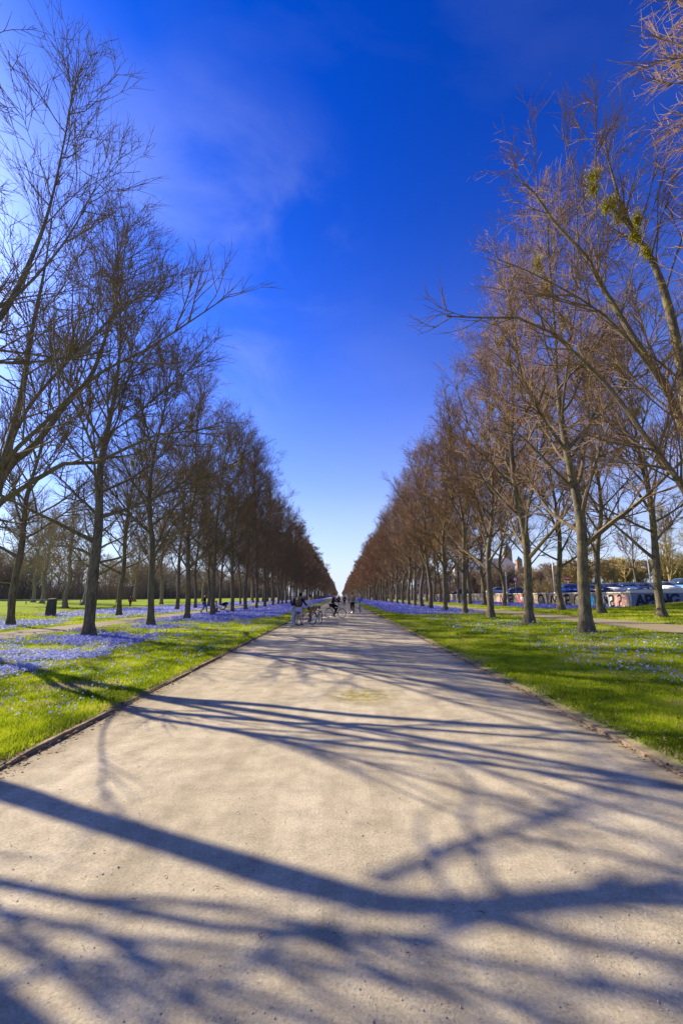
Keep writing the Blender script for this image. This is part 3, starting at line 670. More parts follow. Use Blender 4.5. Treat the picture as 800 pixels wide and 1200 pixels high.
# two on the right, likewise
t = custom_tree('lime_tree', 'tall bare lime at the right edge with a long arching limb and yellow-green clumps',
    [([(10.5, 12.3, .17), (10.55, 12.3, 3), (10.6, 12.3, 6.5), (10.6, 12.3, 9.6), (10.46, 12.3, 11.4), (10.2, 12.3, 12.6), (9.75, 12.3, 13.6), (9.45, 12.3, 14.9), (9.2, 12.3, 17.2)],
      [.29, .25, .19, .13, .11, .09, .075, .05, .01]),
     ([(10.5, 12.2, 5.6), (9.9, 12.1, 7.8), (9.08, 12.0, 9.4), (8.21, 12, 11.4), (7.91, 12, 12.3), (7.01, 12, 13.6), (6.39, 12, 14.8), (5.6, 12, 15.7)], [.12, .10, .085, .07, .06, .045, .03, .01])],
    [([(10.5, 12.1, 2.2), (10.05, 11.7, 3.2), (9.52, 11.6, 4.62), (8.79, 11.6, 5.87), (7.96, 11.6, 7.43), (7.31, 11.6, 8.24), (6.41, 11.6, 9.29), (5.18, 11.6, 9.91), (4.28, 11.6, 9.86), (3.2, 11.6, 9.9)], .10, .02),
     ([(10.5, 12.2, 4.2), (9.9, 11.5, 5.9), (8.8, 11.2, 8.0), (7.6, 11.1, 9.6), (6.0, 11.3, 11.0), (4.8, 11.4, 11.7)], .08, .012)],
    M_bark_warm, 43, 0.8, misto=[((8.6, 12.2, 15.6), .24), ((8.4, 12.0, 14.9), .2), ((9.2, 12.3, 14.7), .22), ((9.35, 12.3, 14.2), .26), ((8.9, 12.2, 14.4), .2), ((9.7, 12.2, 13.3), .2), ((10.0, 12.2, 12.7), .18), ((10.1, 12.5, 14.2), .26)], nl=13, rmax=3.8)
t['group'] = ROWG['ir']
make_tree('lime_tree', 'bare lime right of frame whose twigs alone show in the top right corner', 'tree', varR[2], (10.1, 6.7, .17), 2.9, ROWG['ir'], 1.07)

ORD = ['nearest', 'second', 'third', 'fourth', 'fifth', 'sixth', 'seventh', 'eighth', 'ninth', 'tenth', 'eleventh', 'twelfth', 'thirteenth', 'fourteenth', 'fifteenth', 'sixteenth', 'seventeenth', 'eighteenth', 'nineteenth', 'twentieth']
def row(xc, y_list, var, low, group, where, rng, low_from=95, lean=0):
    k = 0
    for y in y_list:
        tilt = R(2.8) * math.copysign(1, xc) * max(0.0, 1 - y / 90) * (1 if k % 3 else .7); d = math.hypot(xc, y); v = var[rng.integers(len(var))] if d < low_from else low[rng.integers(len(low))]
        x = xc + rng.normal(0, .12); yy = y + rng.normal(0, .15)
        if k < len(ORD): lab = '%s lime trunk in view from the camera, %s' % (ORD[k], where)
        elif d < 200: lab = 'bare lime tree in the close-packed middle stretch of the %s' % where
        else: lab = 'bare lime tree in the far stretch of the %s' % where
        s = rng.uniform(.93, 1.06); w = s * rng.uniform(.95, 1.1)
        o = make_tree('lime_tree', lab, 'tree', v, (x, yy, float(gh(x, yy)) - .02), 0, group, (w, w, s)); k += 1
        o.rotation_euler = (Matrix.Rotation(tilt, 3, 'Y') @ Matrix.Rotation(rng.random() * 6.28, 3, 'Z')).to_euler()
rng = np.random.default_rng(2024)
row(-10.2, [17.65 + PY * i for i in range(105)], varL, lowL, ROWG['il'], 'inner left row', rng)
row(10.3, [18.2 + 6.12 * i for i in range(105)], varR, lowR, ROWG['ir'], 'inner right row', rng)
oy = [24.2 + PY * i for i in range(46)]; oy.pop(1)
row(-18.0, oy, varL, lowL, ROWG['ol'], 'outer left row', rng)
row(18.1, [24.6 + 6.12 * i for i in range(45)], varR, lowR, ROWG['or'], 'outer right row', rng)
# the end of the avenue, past the three hundred nearest
fb = MB(); rng = np.random.default_rng(9)
def me_arrays(me):
    v = np.zeros(len(me.vertices) * 3, np.float32); me.vertices.foreach_get('co', v); v = v.reshape(-1, 3)
    li = np.zeros(len(me.loops), np.int32); me.loops.foreach_get('vertex_index', li)
    tn = np.zeros(len(me.vertices), np.float32); me.attributes['tint'].data.foreach_get('value', tn)
    return v, li.reshape(-1, 4), tn
def tiny_tree(seed, n=70, mat=M_bark, H=17.4, rmax=4.0, rt=.03):
    rng = np.random.default_rng(seed); m = MB(); m.tube([(0, 0, 0), (0, 0, 6), (0, 0, H)], [.28, .2, .03], 5, 0, False)
    t = rng.random(n) ** .8; z = 3.5 + t * (H - 5); az = rng.random(n) * 6.28; ln = rmax * np.interp(t, [0, .3, .8, 1], [1, 1.15, .7, .3]) * rng.uniform(.6, 1.1, n)
    P = np.stack([np.stack([np.cos(az) * ln * k * .8 + rng.normal(0, .2 * k, n), np.sin(az) * ln * k * .8 + rng.normal(0, .2 * k, n), z + ln * k * .75], -1) for k in (0, .5, 1)], 1)
    m.tubes(P, np.tile([.06, .045, .03], (n, 1)), 3, .7)
    Q, RR = spawn(rng, P, np.tile([.06, .045, .03], (n, 1)), n * 4, .1, 1, 1.3, 45, .05, 3, .03, rt, .15); m.tubes(Q, RR, 3, 1.0)
    return m
tt = [tiny_tree(500 + i) for i in range(3)]
for xc, y0 in ((-10.2, 17.65 + PY * 105), (10.3, 18.2 + 6.12 * 105)):
    for i in range(190):
        m = tt[i % 3]; V = np.concatenate(m.v); a = i * 1.3; c, s = math.cos(a), math.sin(a)
        W = np.stack([V[:, 0] * c - V[:, 1] * s + xc, V[:, 0] * s + V[:, 1] * c + y0 + i * 6.1, V[:, 2]], -1)
        fb.add(W, np.concatenate(m.q), None, np.concatenate(m.tint))
o = link('distant_lime_rows', fb.mesh('distant_lime_rows', M_bark_warm)); o['kind'] = 'stuff'; o['label'] = 'far end of the lime avenue closing on the vanishing point'

# ------------------------------------------------------------------ beyond the rows: old plane, woods
def big_tree(name, label, loc, seed, H, r0, spread, mat, nl, zlo, dens=.7, el0=12, kk=1.6, rz=0, sc=1):
    rng = np.random.default_rng(seed); tb = MB(); cb = MB()
    P, r = trunk_mesh(tb, [(0, 0, 0), (.1, 0, H * .15), (0, .1, H * .35), (.3, 0, H * .6), (.2, .2, H)], [r0, r0 * .85, r0 * .65, r0 * .35, .03], 16, 36, rng)
    limbs = []; az = rng.random() * 6
    for i in range(nl):
        t = i / (nl - 1); z = zlo + (H * .82 - zlo) * t; k = np.argmin(np.abs(P[:, 2] - z)); az += 2.4 + rng.normal(0, .3)
        el = R(el0 + 55 * t + rng.normal(0, 6)); d = np.array([math.cos(az) * math.cos(el), math.sin(az) * math.cos(el), math.sin(el)]); pts = [P[k]]
        ln = spread * (1.05 - .55 * t) * rng.uniform(.8, 1.15)
        for q in range(10):
            d = d + np.array([0, 0, .05]) + rng.normal(0, .14, 3); d /= np.linalg.norm(d); pts.append(pts[-1] + d * ln / 10)
        limbs.append((pts, r[k] * .55, .02))
    grow_crown(cb, rng, limbs, dens, len2=3.4, kk=kk, twig=.006)
    t = thing(name, label, 'tree', loc, rz); t.scale = (sc, sc, sc)
    link('trunk', tb.mesh('trunk', mat, True), t); link('crown', cb.mesh('crown', mat), t); return t
big_tree('plane_tree', 'huge old tree with pale thick trunk and wide spreading limbs on the left lawn', (-44, 77, 0), 61, 23, .85, 13, M_bark_plane, 16, 4.5)
big_tree('oak_tree', 'round-crowned dark bare tree beyond the wall, seen behind the nearest inner right trunk', (51.5, 92, 1.8), 62, 16, .42, 8, M_bark, 20, 4.5, .6, 35)
for i, (x, y, h, lab) in enumerate(((72, 95, 21, 'leftmost of the golden-brown bushy trees behind the parked cars'), (80, 97, 24, 'tallest golden-brown bushy tree, behind the cars by the right edge'), (88, 93, 22, 'golden-brown bushy tree furthest right behind the cars'))):
    big_tree('poplar_tree', lab, (x, y, 1.8), 70 + i, h, .4, 6.5, M_bark_gold, 26, 3.0, .8, 48)
big_tree('bare_tree', 'slender bare tree standing alone just beyond the parked cars', (49.5, 73, 1.8), 75, 15, .2, 5, M_bark_warm, 18, 4.0, .6, 40)

parkv = [lime_variant(400 + i, 15 + i, M_bark_wood, nl=26, rmax=6.0, zlo=3.0, r0=.3, dens=.8, kk=1.6) for i in range(2)]
for i, (x, y, sc_, lab) in enumerate(((-36, 58, .85, 'park tree on the far meadow just left of the dark stone post'), (-52, 70, 1.1, 'park tree at the far left edge of the meadow'), (-62, 92, 1.2, 'tall park tree between the rail fence and the far wood'), (-34, 84, 1.0, 'park tree on the meadow right of the huge old tree'),
        (-30, 104, 1.0, 'park tree on the meadow behind the second left trunk'), (-38, 122, 1.15, 'larger park tree standing before the far wood, right of the huge old tree'), (-75, 108, 1.25, 'broad park tree in front of the far wood at the left edge'), (-28, 140, 1.1, 'furthest meadow park tree seen between the left rows'), (-56, 120, 1.2, 'park tree in front of the far wood behind the huge old tree'))):
    make_tree('park_tree', lab, 'tree', parkv[i % 2], (x, y, .02), i * 1.7, 'bare park trees on the left meadow', (sc_ * 1.15, sc_ * 1.15, sc_))

def wood(name, label, pts, H, mat, n, seed, dn=110, depth=22):
    """a far bare wood that reads as one mass: many crowns along a line, several deep"""
    rng = np.random.default_rng(seed); P = resample(pts, 200); fb = MB(); protos = [tiny_tree(seed + 10 + i, dn, mat, H, H * .3, .035) for i in range(3)]
    for i in range(n):
        c0 = P[rng.integers(200)] + np.array([rng.normal(0, depth / 3), rng.uniform(0, depth), 0]); m = protos[i % 3]; V = np.concatenate(m.v)
        a = rng.random() * 6.28; c, s = math.cos(a), math.sin(a); k = rng.uniform(.72, 1.12)
        fb.add(np.stack([(V[:, 0] * c - V[:, 1] * s) * k + c0[0], (V[:, 0] * s + V[:, 1] * c) * k + c0[1], V[:, 2] * k + c0[2]], -1), np.concatenate(m.q), None, np.concatenate(m.tint))
    # undergrowth: upright stems filling the foot of the wood
    k = n * 60; c0 = P[rng.integers(0, 200, k)] + np.stack([rng.normal(0, depth / 3, k), rng.uniform(0, depth, k), np.zeros(k)], -1)
    hh = rng.uniform(.12, .42, k) * H * (0.6 + .8 * vn.fbm(c0[:, 0] * .08, c0[:, 1] * .08, 3)); e = c0 + np.stack([rng.normal(0, .9, k), rng.normal(0, .9, k), hh], -1)
    Q = np.stack([c0, (c0 + e) / 2 + rng.normal(0, .25, (k, 3)), e], 1); RR = np.tile([.06, .05, .03], (k, 1)); fb.tubes(Q, RR, 3, rng.random(k))
    Q2, R2 = spawn(rng, Q, RR, k * 3, .2, 1, 1.6, 40, .05, 3, .05, .03, .15); fb.tubes(Q2, R2, 3, 1.0)
    o = link(name, fb.mesh(name, mat)); o['kind'] = 'stuff'; o['label'] = label
wood('far_wood', 'grey-brown bare wood closing off the far left meadow', [(-150, 110, 0), (-125, 135, 0), (-110, 190, 0), (-95, 260, 0), (-60, 420, 0)], 19, M_bark_wood, 230, 900)
wood('far_wood', 'sunlit brown thicket on the slope behind the parked cars', [(62, 118, 1.8), (90, 116, 2.0), (125, 112, 2.2), (170, 105, 2.2)], 10.5, M_bark_gold, 130, 950, 100, 14)
wood('far_wood', 'brown bare wood between the pale building and the thicket', [(40, 175, 1.8), (62, 160, 1.8), (80, 135, 1.8)], 11, M_bark_wood, 70, 970, 100, 16)
wood('far_wood', 'distant brown wood glimpsed between the right-hand trunks', [(38, 240, 1.8), (36, 420, 1.8), (34, 900, 1.8)], 15, M_bark_wood, 90, 990, 90, 16)

# ------------------------------------------------------------------ road, retaining wall with graffiti
M_asphalt = plain('asphalt', (0.09, 0.088, 0.085), 0.9, .2, 0, 6, .2)
def f_conc(t, b):
    p = pos(t); n = noise(t, 1.3, 6, .65, p); n2 = noise(t, 14, 5, .7, p)
    c = ramp(t, n.outputs[0], [(.3, (.30, .25, .18)), (.7, (.52, .45, .34))]); d = ramp(t, n2.outputs[0], [(.3, (.75, .75, .75)), (.65, (1.08, 1.08, 1.08))])
    m = mix(t, 1, c.outputs[0], d.outputs[0], 'MULTIPLY'); t.links.new(m.outputs[0], b.inputs['Base Color'])
M_conc = material('wall_concrete', (.4, .36, .28), .9, .1, f_conc)
M_coping = plain('coping', (.66, .62, .53), .85, .2, 0, 5, .12)
M_navy = plain('graffiti_navy', (.012, .016, .045), .6, .3, 0, 8, .3)
M_slate = plain('graffiti_slate', (.20, .22, .33), .7, .2, 0, 4, .3)
M_slate2 = plain('graffiti_lilac', (.36, .36, .50), .7, .2, 0, 4, .2)
M_black = plain('black_paint', (.02, .018, .02), .6, .3)
M_pink = plain('graffiti_pink', (.72, .42, .38), .7, .2, 0, 5, .2)
M_pink2 = plain('graffiti_red', (.66, .2, .2), .7, .2, 0, 5, .2)
M_cyan = plain('graffiti_cyan', (.05, .36, .72), .7, .2, 0, 5, .2)
M_white = plain('white_paint', (.78, .77, .74), .5, .3, 0, 5, .06)
WX, WY = 26.0, 39.2
m = MB(); m.box((26.45, WY + .5, .3), (75, 1400, 1.80)); struct(link('road', m.mesh('road', M_asphalt)))
def wall_run(p0, p1, zb, t0, t1, th):
    """wall from p0 to p1 (xy), top rising from t0 to t1"""
    m = MB(); dx, dy = p1[0] - p0[0], p1[1] - p0[1]; l = math.hypot(dx, dy); nx_, ny_ = -dy / l * th, dx / l * th
    q = [(p0[0], p0[1]), (p1[0], p1[1]), (p1[0] + nx_, p1[1] + ny_), (p0[0] + nx_, p0[1] + ny_)]; tt_ = [t0, t1, t1, t0]
    m.add([(*a, zb) for a in q] + [(*a, z) for a, z in zip(q, tt_)], [(0, 3, 2, 1), (4, 5, 6, 7), (0, 1, 5, 4), (1, 2, 6, 5), (2, 3, 7, 6), (3, 0, 4, 7)]); return m
w = thing('retaining_wall', 'long pale graffitied retaining wall running beside the outer right lime row', 'wall', (WX, 100, .3))
def wl(name, mb, mat): mb.xform(Matrix.Translation((-WX, -100, -.3))); return link(name, mb.mesh(name, mat), w)
wl('wall_face', wall_run((WX, 260), (WX, WY + .4), .2, 1.86, 1.86, .4), M_conc)
wl('coping', wall_run((WX - .07, 260), (WX - .07, WY + .4), 1.862, 1.99, 1.99, .55), M_coping)
def face_patch(name, y0, y1, z0, z1, mat, seed, d=.006):
    rng = np.random.default_rng(seed); n = 22; a = np.linspace(0, 2 * math.pi, n, endpoint=False)
    yy = (y0 + y1) / 2 + (y1 - y0) / 2 * np.sign(np.cos(a)) * np.abs(np.cos(a)) ** .45 * rng.uniform(.86, 1.02, n); zz = (z0 + z1) / 2 + (z1 - z0) / 2 * np.sign(np.sin(a)) * np.abs(np.sin(a)) ** .45 * rng.uniform(.86, 1.02, n)
    m = MB(); V = [(WX - d, y, z) for y, z in zip(yy, zz)] + [(WX - d, (y0 + y1) / 2, (z0 + z1) / 2)]
    m.add(V, None, [(i, (i + 1) % n, n) for i in range(n)]); return wl(name, m, mat)
def face_stroke(name, pts, r, mat, d=.012):
    P = smooth_line([(WX - d, y, z) for y, z in pts], 24); m = MB(); T = np.gradient(P, axis=0); T /= np.linalg.norm(T, axis=1, keepdims=True)
    Nn = np.stack([T[:, 0] * 0, -T[:, 2], T[:, 1]], -1) * r; V = np.concatenate([P - Nn, P + Nn]); n = len(P)
    m.add(V, [(i, i + 1, n + i + 1, n + i) for i in range(n - 1)]); return wl(name, m, mat)
face_patch('graffiti_patch', 39.7, 41.8, .62, 1.75, M_pink, 1); face_patch('graffiti_patch', 41.9, 43.6, .62, 1.78, M_white, 2)
face_patch('graffiti_patch', 44.9, 46.9, .6, 1.8, M_cyan, 3); face_patch('graffiti_patch', 45.9, 46.7, 1.0, 1.7, M_white, 4, .012)
face_patch('graffiti_patch', 61, 64.5, .6, 1.75, M_pink2, 5); face_patch('graffiti_patch', 62, 63.3, .9, 1.5, M_white, 6, .012); face_patch('graffiti_patch', 70, 73, .6, 1.6, M_pink, 7)
rng = np.random.default_rng(31)
for (y0, wd) in ((41.7, .8), (42.7, .5), (40.6, .5), (47.6, 1.2), (49.6, 1.5), (52.6, 1.6), (56, 1.8), (59, 1.2), (66, 2), (69.5, 2)):
    k = rng.integers(3)
    if k == 0: pts = [(y0 + wd, .7), (y0 + wd * .9, 1.4), (y0 + wd * .4, 1.72), (y0 + wd * .1, 1.5), (y0, .7)]
    elif k == 1: pts = [(y0 + wd, 1.6), (y0 + wd * .2, 1.65), (y0 + wd * .1, 1.2), (y0 + wd * .7, 1.05), (y0 + wd * .5, .65), (y0, .7)]
    else: pts = [(y0 + wd, .65), (y0 + wd * .8, 1.65), (y0 + wd * .4, .9), (y0 + wd * .1, 1.6), (y0, .65)]
    face_stroke('graffiti_stroke', pts, .07 + .03 * wd, M_black)
w2 = thing('retaining_wall', 'shaded slate-blue wall end with big dark graffiti letters above the grass bank', 'wall', (WX, WY, .3))
def w2l(name, mb, mat): mb.xform(Matrix.Translation((-WX, -WY, -.3))); return link(name, mb.mesh(name, mat), w2)
w2l('wall_face', wall_run((WX, WY), (WX + 34, WY + 1.5), .2, 1.98, 3.55, .38), M_slate)
w2l('coping', wall_run((WX - .07, WY - .06), (WX + 34, WY + 1.44), 1.9, 2.10, 3.68, .38 + .12).xform(Matrix.Translation((0, 0, .002))), M_coping)
# the coping sits only as a cap: its underside follows the wall top
def txt(body, size, loc, rot, mat, parent, name, off=0.0):
    c = bpy.data.curves.new(name, 'FONT'); c.body = body; c.size = size; c.offset = off; c.extrude = .006; c.space_character = .92
    o = bpy.data.objects.new(name, c); COL.objects.link(o); bpy.context.view_layer.update()
    me = bpy.data.meshes.new_from_object(o.evaluated_get(bpy.context.evaluated_depsgraph_get())); bpy.data.objects.remove(o)
    me.materials.clear(); me.materials.append(mat); o = link(name, me, parent); o.location = loc; o.rotation_euler = rot; return o
aw = math.atan2(1.5, 34)
txt('APSNG', 1.4, (.35, -.012, .42), (R(90), R(-1.5), aw), M_navy, w2, 'graffiti_lettering', .075)
txt('APSNG', 1.4, (.35, -.004, .42), (R(90), R(-1.5), aw), M_slate2, w2, 'graffiti_outline', .10)
txt('PZJE', 1.5, (6.4, .25, .85), (R(90), R(-2), aw), M_navy, w2, 'graffiti_lettering', .05)

# ------------------------------------------------------------------ cars
M_glass = material('car_glass', (.03, .045, .07), .08, .6); M_tyre = plain('tyre', (.02, .02, .02), .8); M_rim = plain('rim', (.45, .45, .47), .3, .5, .7)
M_lamp = plain('headlight', (.75, .75, .72), .2, .6); M_redl = plain('tail_light', (.5, .02, .02), .3, .5)
def car_paint(n, c): return material(n, c, .25, .5)
def make_car(label, mat, loc, rz, tall=0):
    t = thing('parked_car', label, 'car', loc, rz, 'cars parked along the top of the wall')
    W = .87; zr = 1.45 + tall
    def shell(prof, w0, w1, zm, name, mt, par=t):
        bm = bmesh.new(); L_ = []
        for sx in (-1, 1):
            L_.append([bm.verts.new((sx * (w0 if z < zm else w0 + (w1 - w0) * (z - zm) / (zr - zm)), y, z)) for y, z in prof])
        n = len(prof)
        for i in range(n): bm.faces.new((L_[0][i], L_[0][(i + 1) % n], L_[1][(i + 1) % n], L_[1][i]))
        bm.faces.new(L_[0][::-1]); bm.faces.new(L_[1]); bmesh.ops.recalc_face_normals(bm, faces=bm.faces)
        bmesh.ops.bevel(bm, geom=bm.edges[:], offset=.05, segments=2, affect='EDGES', clamp_overlap=True)
        me = bpy.data.meshes.new(name); bm.to_mesh(me); bm.free(); me.polygons.foreach_set('use_smooth', [True] * len(me.polygons)); me.materials.append(mt); return link(name, me, par)
    shell([(-2.15, .3), (2.15, .3), (2.2, .55), (2.1, .78), (1.15, .95), (-1.75, .98), (-2.15, .85), (-2.2, .55)], W, W, 9, 'body', mat)
    shell([(-1.85, .9), (1.25, .9), (.45, zr - .06), (.1, zr - .03), (-1.1, zr - .03), (-1.55, zr - .1)], W - .04, .66, .9, 'window_glass', M_glass)
    shell([(.36, zr - .05), (.1, zr + .02), (-1.1, zr + .02), (-1.5, zr - .06)], .64, .6, .5, 'roof', mat)
    for sx in (-1, 1):
        for y in (-1.35, 1.35):
            m = MB(); a = np.linspace(0, 2 * math.pi, 17); P = np.stack([a * 0 + sx * .8, y + .25 * np.cos(a), .32 + .25 * np.sin(a)], -1); m.tubes(P, np.full(17, .085), 6)
            wh = link('wheel', m.mesh('wheel', M_tyre, True), t); r = MB(); r.tube([(sx * .74, y, .32), (sx * .86, y, .32)], .19, 12); link('rim', r.mesh('rim', M_rim), wh)
        m = MB(); m.box((sx * .62 - .17, 2.12, .58), (sx * .62 + .17, 2.19, .72)); link('headlight', m.mesh('headlight', M_lamp), t)
        m = MB(); m.box((sx * .66 - .14, -2.2, .68), (sx * .66 + .14, -2.13, .85)); link('tail_light', m.mesh('tail_light', M_redl), t)
    return t
cars = [(34.0, 61, 'blue', (.02, .06, .35), 'bright blue car parked leftmost, its roof just above the pale wall', 0), (36.9, 60, 'navy', (.015, .02, .06), 'dark navy car parked left of the silver one above the wall', 0),
        (39.3, 60.5, 'silver', (.55, .57, .6), 'silver car parked between two dark cars above the wall corner', .05), (41.6, 60, 'steelblue', (.05, .1, .28), 'steel blue hatchback parked right of the silver car', 0),
        (43.9, 60.6, 'black', (.015, .015, .03), 'near-black car parked beside the steel blue hatchback', .03), (46.4, 60, 'white', (.75, .76, .78), 'white car parked by the tall pale pole', 0.02),
        (49.4, 60, 'skyblue', (.12, .3, .62), 'light blue van-like car parked near the right edge', .35), (52.0, 60.4, 'teal', (.05, .22, .42), 'teal blue car parked at the right edge of the photo', .2)]
for i, (x, y, nme, c, lab, tl) in enumerate(cars): make_car(lab, car_paint('paint_' + nme, c), (x * .985 - 1.2, y, 1.801 + max(0, (x - 38) * .03)), R(180 + 4 * math.sin(i * 2.1)), tl)
for i, (x, y, c, lab) in enumerate(((31.5, 88, (.5, .52, .55), 'small pale grey car far along the road behind the outer right trunks'), (28.9, 104, (.05, .06, .1), 'small dark car far along the road near the pale building'), (36.5, 92, (.1, .1, .13), 'dark grey car left of the red and white sign'))):
    make_car(lab, car_paint('paint_far_%d' % i, c), (x, y, 1.801), R(90))

# ------------------------------------------------------------------ poles, signs, building, towers
M_pole = plain('pole_metal', (.62, .63, .64), .45, .4, .2); M_red = plain('sign_red', (.6, .03, .03), .4, .4)
def pole(label, loc, h, cat='lamp post', arm=True):
    t = thing('lamp_post', label, cat, loc); m = MB(); m.tube([(0, 0, 0), (0, 0, h * .5), (0, 0, h)], [.11, .085, .06], 10); m.tube([(0, 0, 0), (0, 0, .5)], .15, 10); link('pole', m.mesh('pole', M_pole, True), t)
    if arm:
        m = MB(); m.tube([(0, 0, h - .05), (-.4, 0, h + .15), (-1.3, 0, h + .2)], [.05, .045, .04], 8); link('arm', m.mesh('arm', M_pole, True), t)
        m = MB(); m.tube([(-1.0, 0, h + .19), (-1.25, 0, h + .24), (-1.9, 0, h + .22), (-2.0, 0, h + .17)], [.06, .17, .15, .05], 10); link('lamp_head', m.mesh('lamp_head', M_white, True), t)
    return t
pole('tall pale lamp post behind the parked white car near the right edge', (52.0, 73, 1.8), 9.4)
pole('pale lamp post between two outer right lime trunks beyond the wall', (40.2, 82, 1.8), 7.2)
pole('thin distant lamp post left of the red and white road sign', (32.0, 84, 1.8), 6.0, arm=False)
def sign(label, loc, disc):
    t = thing('road_sign', label, 'road sign', loc); m = MB(); m.tube([(0, 0, 0), (0, 0, 2.9)], .04, 8); link('pole', m.mesh('pole', M_pole, True), t)
    m = MB(); m.tube([(0, -.05, 2.6), (0, -.075, 2.6)], .42, 24); link('sign_plate', m.mesh('sign_plate', M_red), t)
    m = MB()
    if disc: m.tube([(0, -.076, 2.6), (0, -.084, 2.6)], .28, 24)
    else: m.box((-.3, -.084, 2.53), (.3, -.076, 2.67))
    link('sign_face', m.mesh('sign_face', M_white), t)
sign('round red and white road sign on a pole beyond the wall', (36.6, 70, 1.8), False)
sign('small red-ringed sign by the road in front of the brown wood', (26.9 + 3.2, 75, 1.8), True)

M_cream = plain('cream_render', (.72, .62, .45), .85, .1, 0, 2, .08); M_roofg = plain('slate_roof', (.16, .15, .16), .8, .2, 0, 6, .2); M_brick = plain('tower_brick', (.34, .20, .14), .9, .1, 0, 2, .15)
M_green = plain('copper_roof', (.18, .24, .22), .7); M_win = material('window_glass', (.05, .06, .08), .15, .5)
def building(name, label, loc, wd, dp, h, floors, cols_, rz, roof_h=3.2, mat=M_cream):
    t = thing(name, label, 'building', loc, rz); m = MB(); m.box((0, 0, 0), (wd, dp, h)); link('wall', m.mesh('wall', mat), t)
    m = MB(); o = .5; m.add([(-o, -o, h), (wd + o, -o, h), (wd + o, dp + o, h), (-o, dp + o, h), (2, dp / 2 - 1.5, h + roof_h), (wd - 2, dp / 2 - 1.5, h + roof_h), (wd - 2, dp / 2 + 1.5, h + roof_h), (2, dp / 2 + 1.5, h + roof_h)], [(0, 1, 5, 4), (1, 2, 6, 5), (2, 3, 7, 6), (3, 0, 4, 7), (4, 5, 6, 7), (0, 3, 2, 1)]); rf = link('roof', m.mesh('roof', M_roofg), t)
    m = MB(); m.box((wd * .3, dp / 2 - 1, h + roof_h - 1), (wd * .3 + 1.1, dp / 2 + .3, h + roof_h + 1.4)); link('chimney', m.mesh('chimney', M_brick), rf)
    m = MB(); m.box((-.25, -.22, h - .5), (wd + .25, -.003, h - .004)); link('cornice', m.mesh('cornice', M_white), t)
    for f in range(floors):
        for c in range(cols_):
            x0 = wd * (c + .5) / cols_; z0 = h * (f + .3) / floors; wh = h / floors * .5
            fr = MB(); fr.box((x0 - .75, -.06, z0 - .1), (x0 + .75, .05, z0)); fr.box((x0 - .75, -.06, z0 + wh), (x0 + .75, .05, z0 + wh + .1)); fr.box((x0 - .75, -.06, z0 + .002), (x0 - .62, .05, z0 + wh - .002)); fr.box((x0 + .62, -.06, z0 + .002), (x0 + .75, .05, z0 + wh - .002)); fr.box((x0 - .04, -.05, z0 + .002), (x0 + .04, .04, z0 + wh - .002))
            fo = link('window', fr.mesh('window', M_white), t); p = MB(); p.box((x0 - .615, -.02, z0 + .003), (x0 + .615, .03, z0 + wh - .003)); link('pane', p.mesh('pane', M_win), fo)
    return t
building('apartment_building', 'cream four-storey building with a slate roof behind the outer right trees', (48, 182, 1.8), 24, 13, 12.2, 4, 9, R(-12))
building('apartment_building', 'lower pale house seen left of the cream building between the trunks', (37, 215, 1.8), 12, 10, 9.5, 3, 4, R(-8))
def tower(label, loc, w_, h, sp):
    t = thing('church_tower', label, 'tower', loc); m = MB(); m.box((-w_, -w_, 0), (w_, w_, h)); link('wall', m.mesh('wall', M_brick), t)
    m = MB(); m.add([(-w_ - .3, -w_ - .3, h), (w_ + .3, -w_ - .3, h), (w_ + .3, w_ + .3, h), (-w_ - .3, w_ + .3, h), (0, 0, h + sp)], [(0, 3, 2, 1)], [(0, 1, 4), (1, 2, 4), (2, 3, 4), (3, 0, 4)]); link('spire', m.mesh('spire', M_green), t)
    for z in (h * .55, h * .82):
        for x in (-w_ * .4, w_ * .4):
            m = MB(); m.box((x - w_ * .16, -w_ - .02, z - 1.6), (x + w_ * .16, -w_ + .1, z + 1.6)); link('window', m.mesh('window', M_win), t)
tower('taller brick church tower rising behind the outer right trees', (155, 400, 0), 3.3, 42, 8); tower('shorter squat brick tower just right of the taller one', (166, 402, 0), 2.4, 34, 4)
building('apartment_building', 'long low building with pale walls glimpsed beyond the far left meadow', (-175, 300, 0), 46, 12, 6, 2, 12, R(15), 2.5)

# ------------------------------------------------------------------ left meadow: stone post and rail fence
M_stone = plain('dark_stone', (.075, .075, .07), .9, .1, 0, 5, .35)
bm = bmesh.new()
for z, s in ((-.1, .40), (.0, .40), (.7, .37), (1.34, .34), (1.38, .31)):
    for j in range(10):
        a = j * math.pi / 5; bm.verts.new((math.cos(a) * s * (1 + .05 * math.sin(3 * a + z * 4)), math.sin(a) * s * .9 * (1 + .04 * math.cos(2 * a)), z + (.04 * math.sin(a) if z > 1.3 else 0)))
bm.verts.ensure_lookup_table()
for i in range(4):
    for j in range(10): bm.faces.new([bm.verts[i * 10 + j], bm.verts[i * 10 + (j + 1) % 10], bm.verts[(i + 1) * 10 + (j + 1) % 10], bm.verts[(i + 1) * 10 + j]])
bm.faces.new([bm.verts[40 + j] for j in range(10)])
me = bpy.data.meshes.new('stone_post'); bm.to_mesh(me); bm.free(); me.materials.append(M_stone); o = link('stone_post', me); o.location = (-23.2, 35.6, .03); o['label'] = 'short thick dark grey post with a flat top on the left meadow'; o['category'] = 'post'
M_rail = plain('weathered_rail', (.36, .36, .28), .9, .1, 0, 4, .2)
fn = thing('rail_fence', 'low pale wooden rail fence at the edge of the far left wood', 'fence', (-58, 84, 0))
m = MB(); m.box((-9, -.04, .82), (9, .04, .95)); link('rail', m.mesh('rail', M_rail), fn)
for x in np.linspace(-8.6, 8.6, 6): m = MB(); m.box((x - .07, .042, -.1), (x + .07, .16, 1.0)); link('fence_post', m.mesh('fence_post', M_rail), fn)

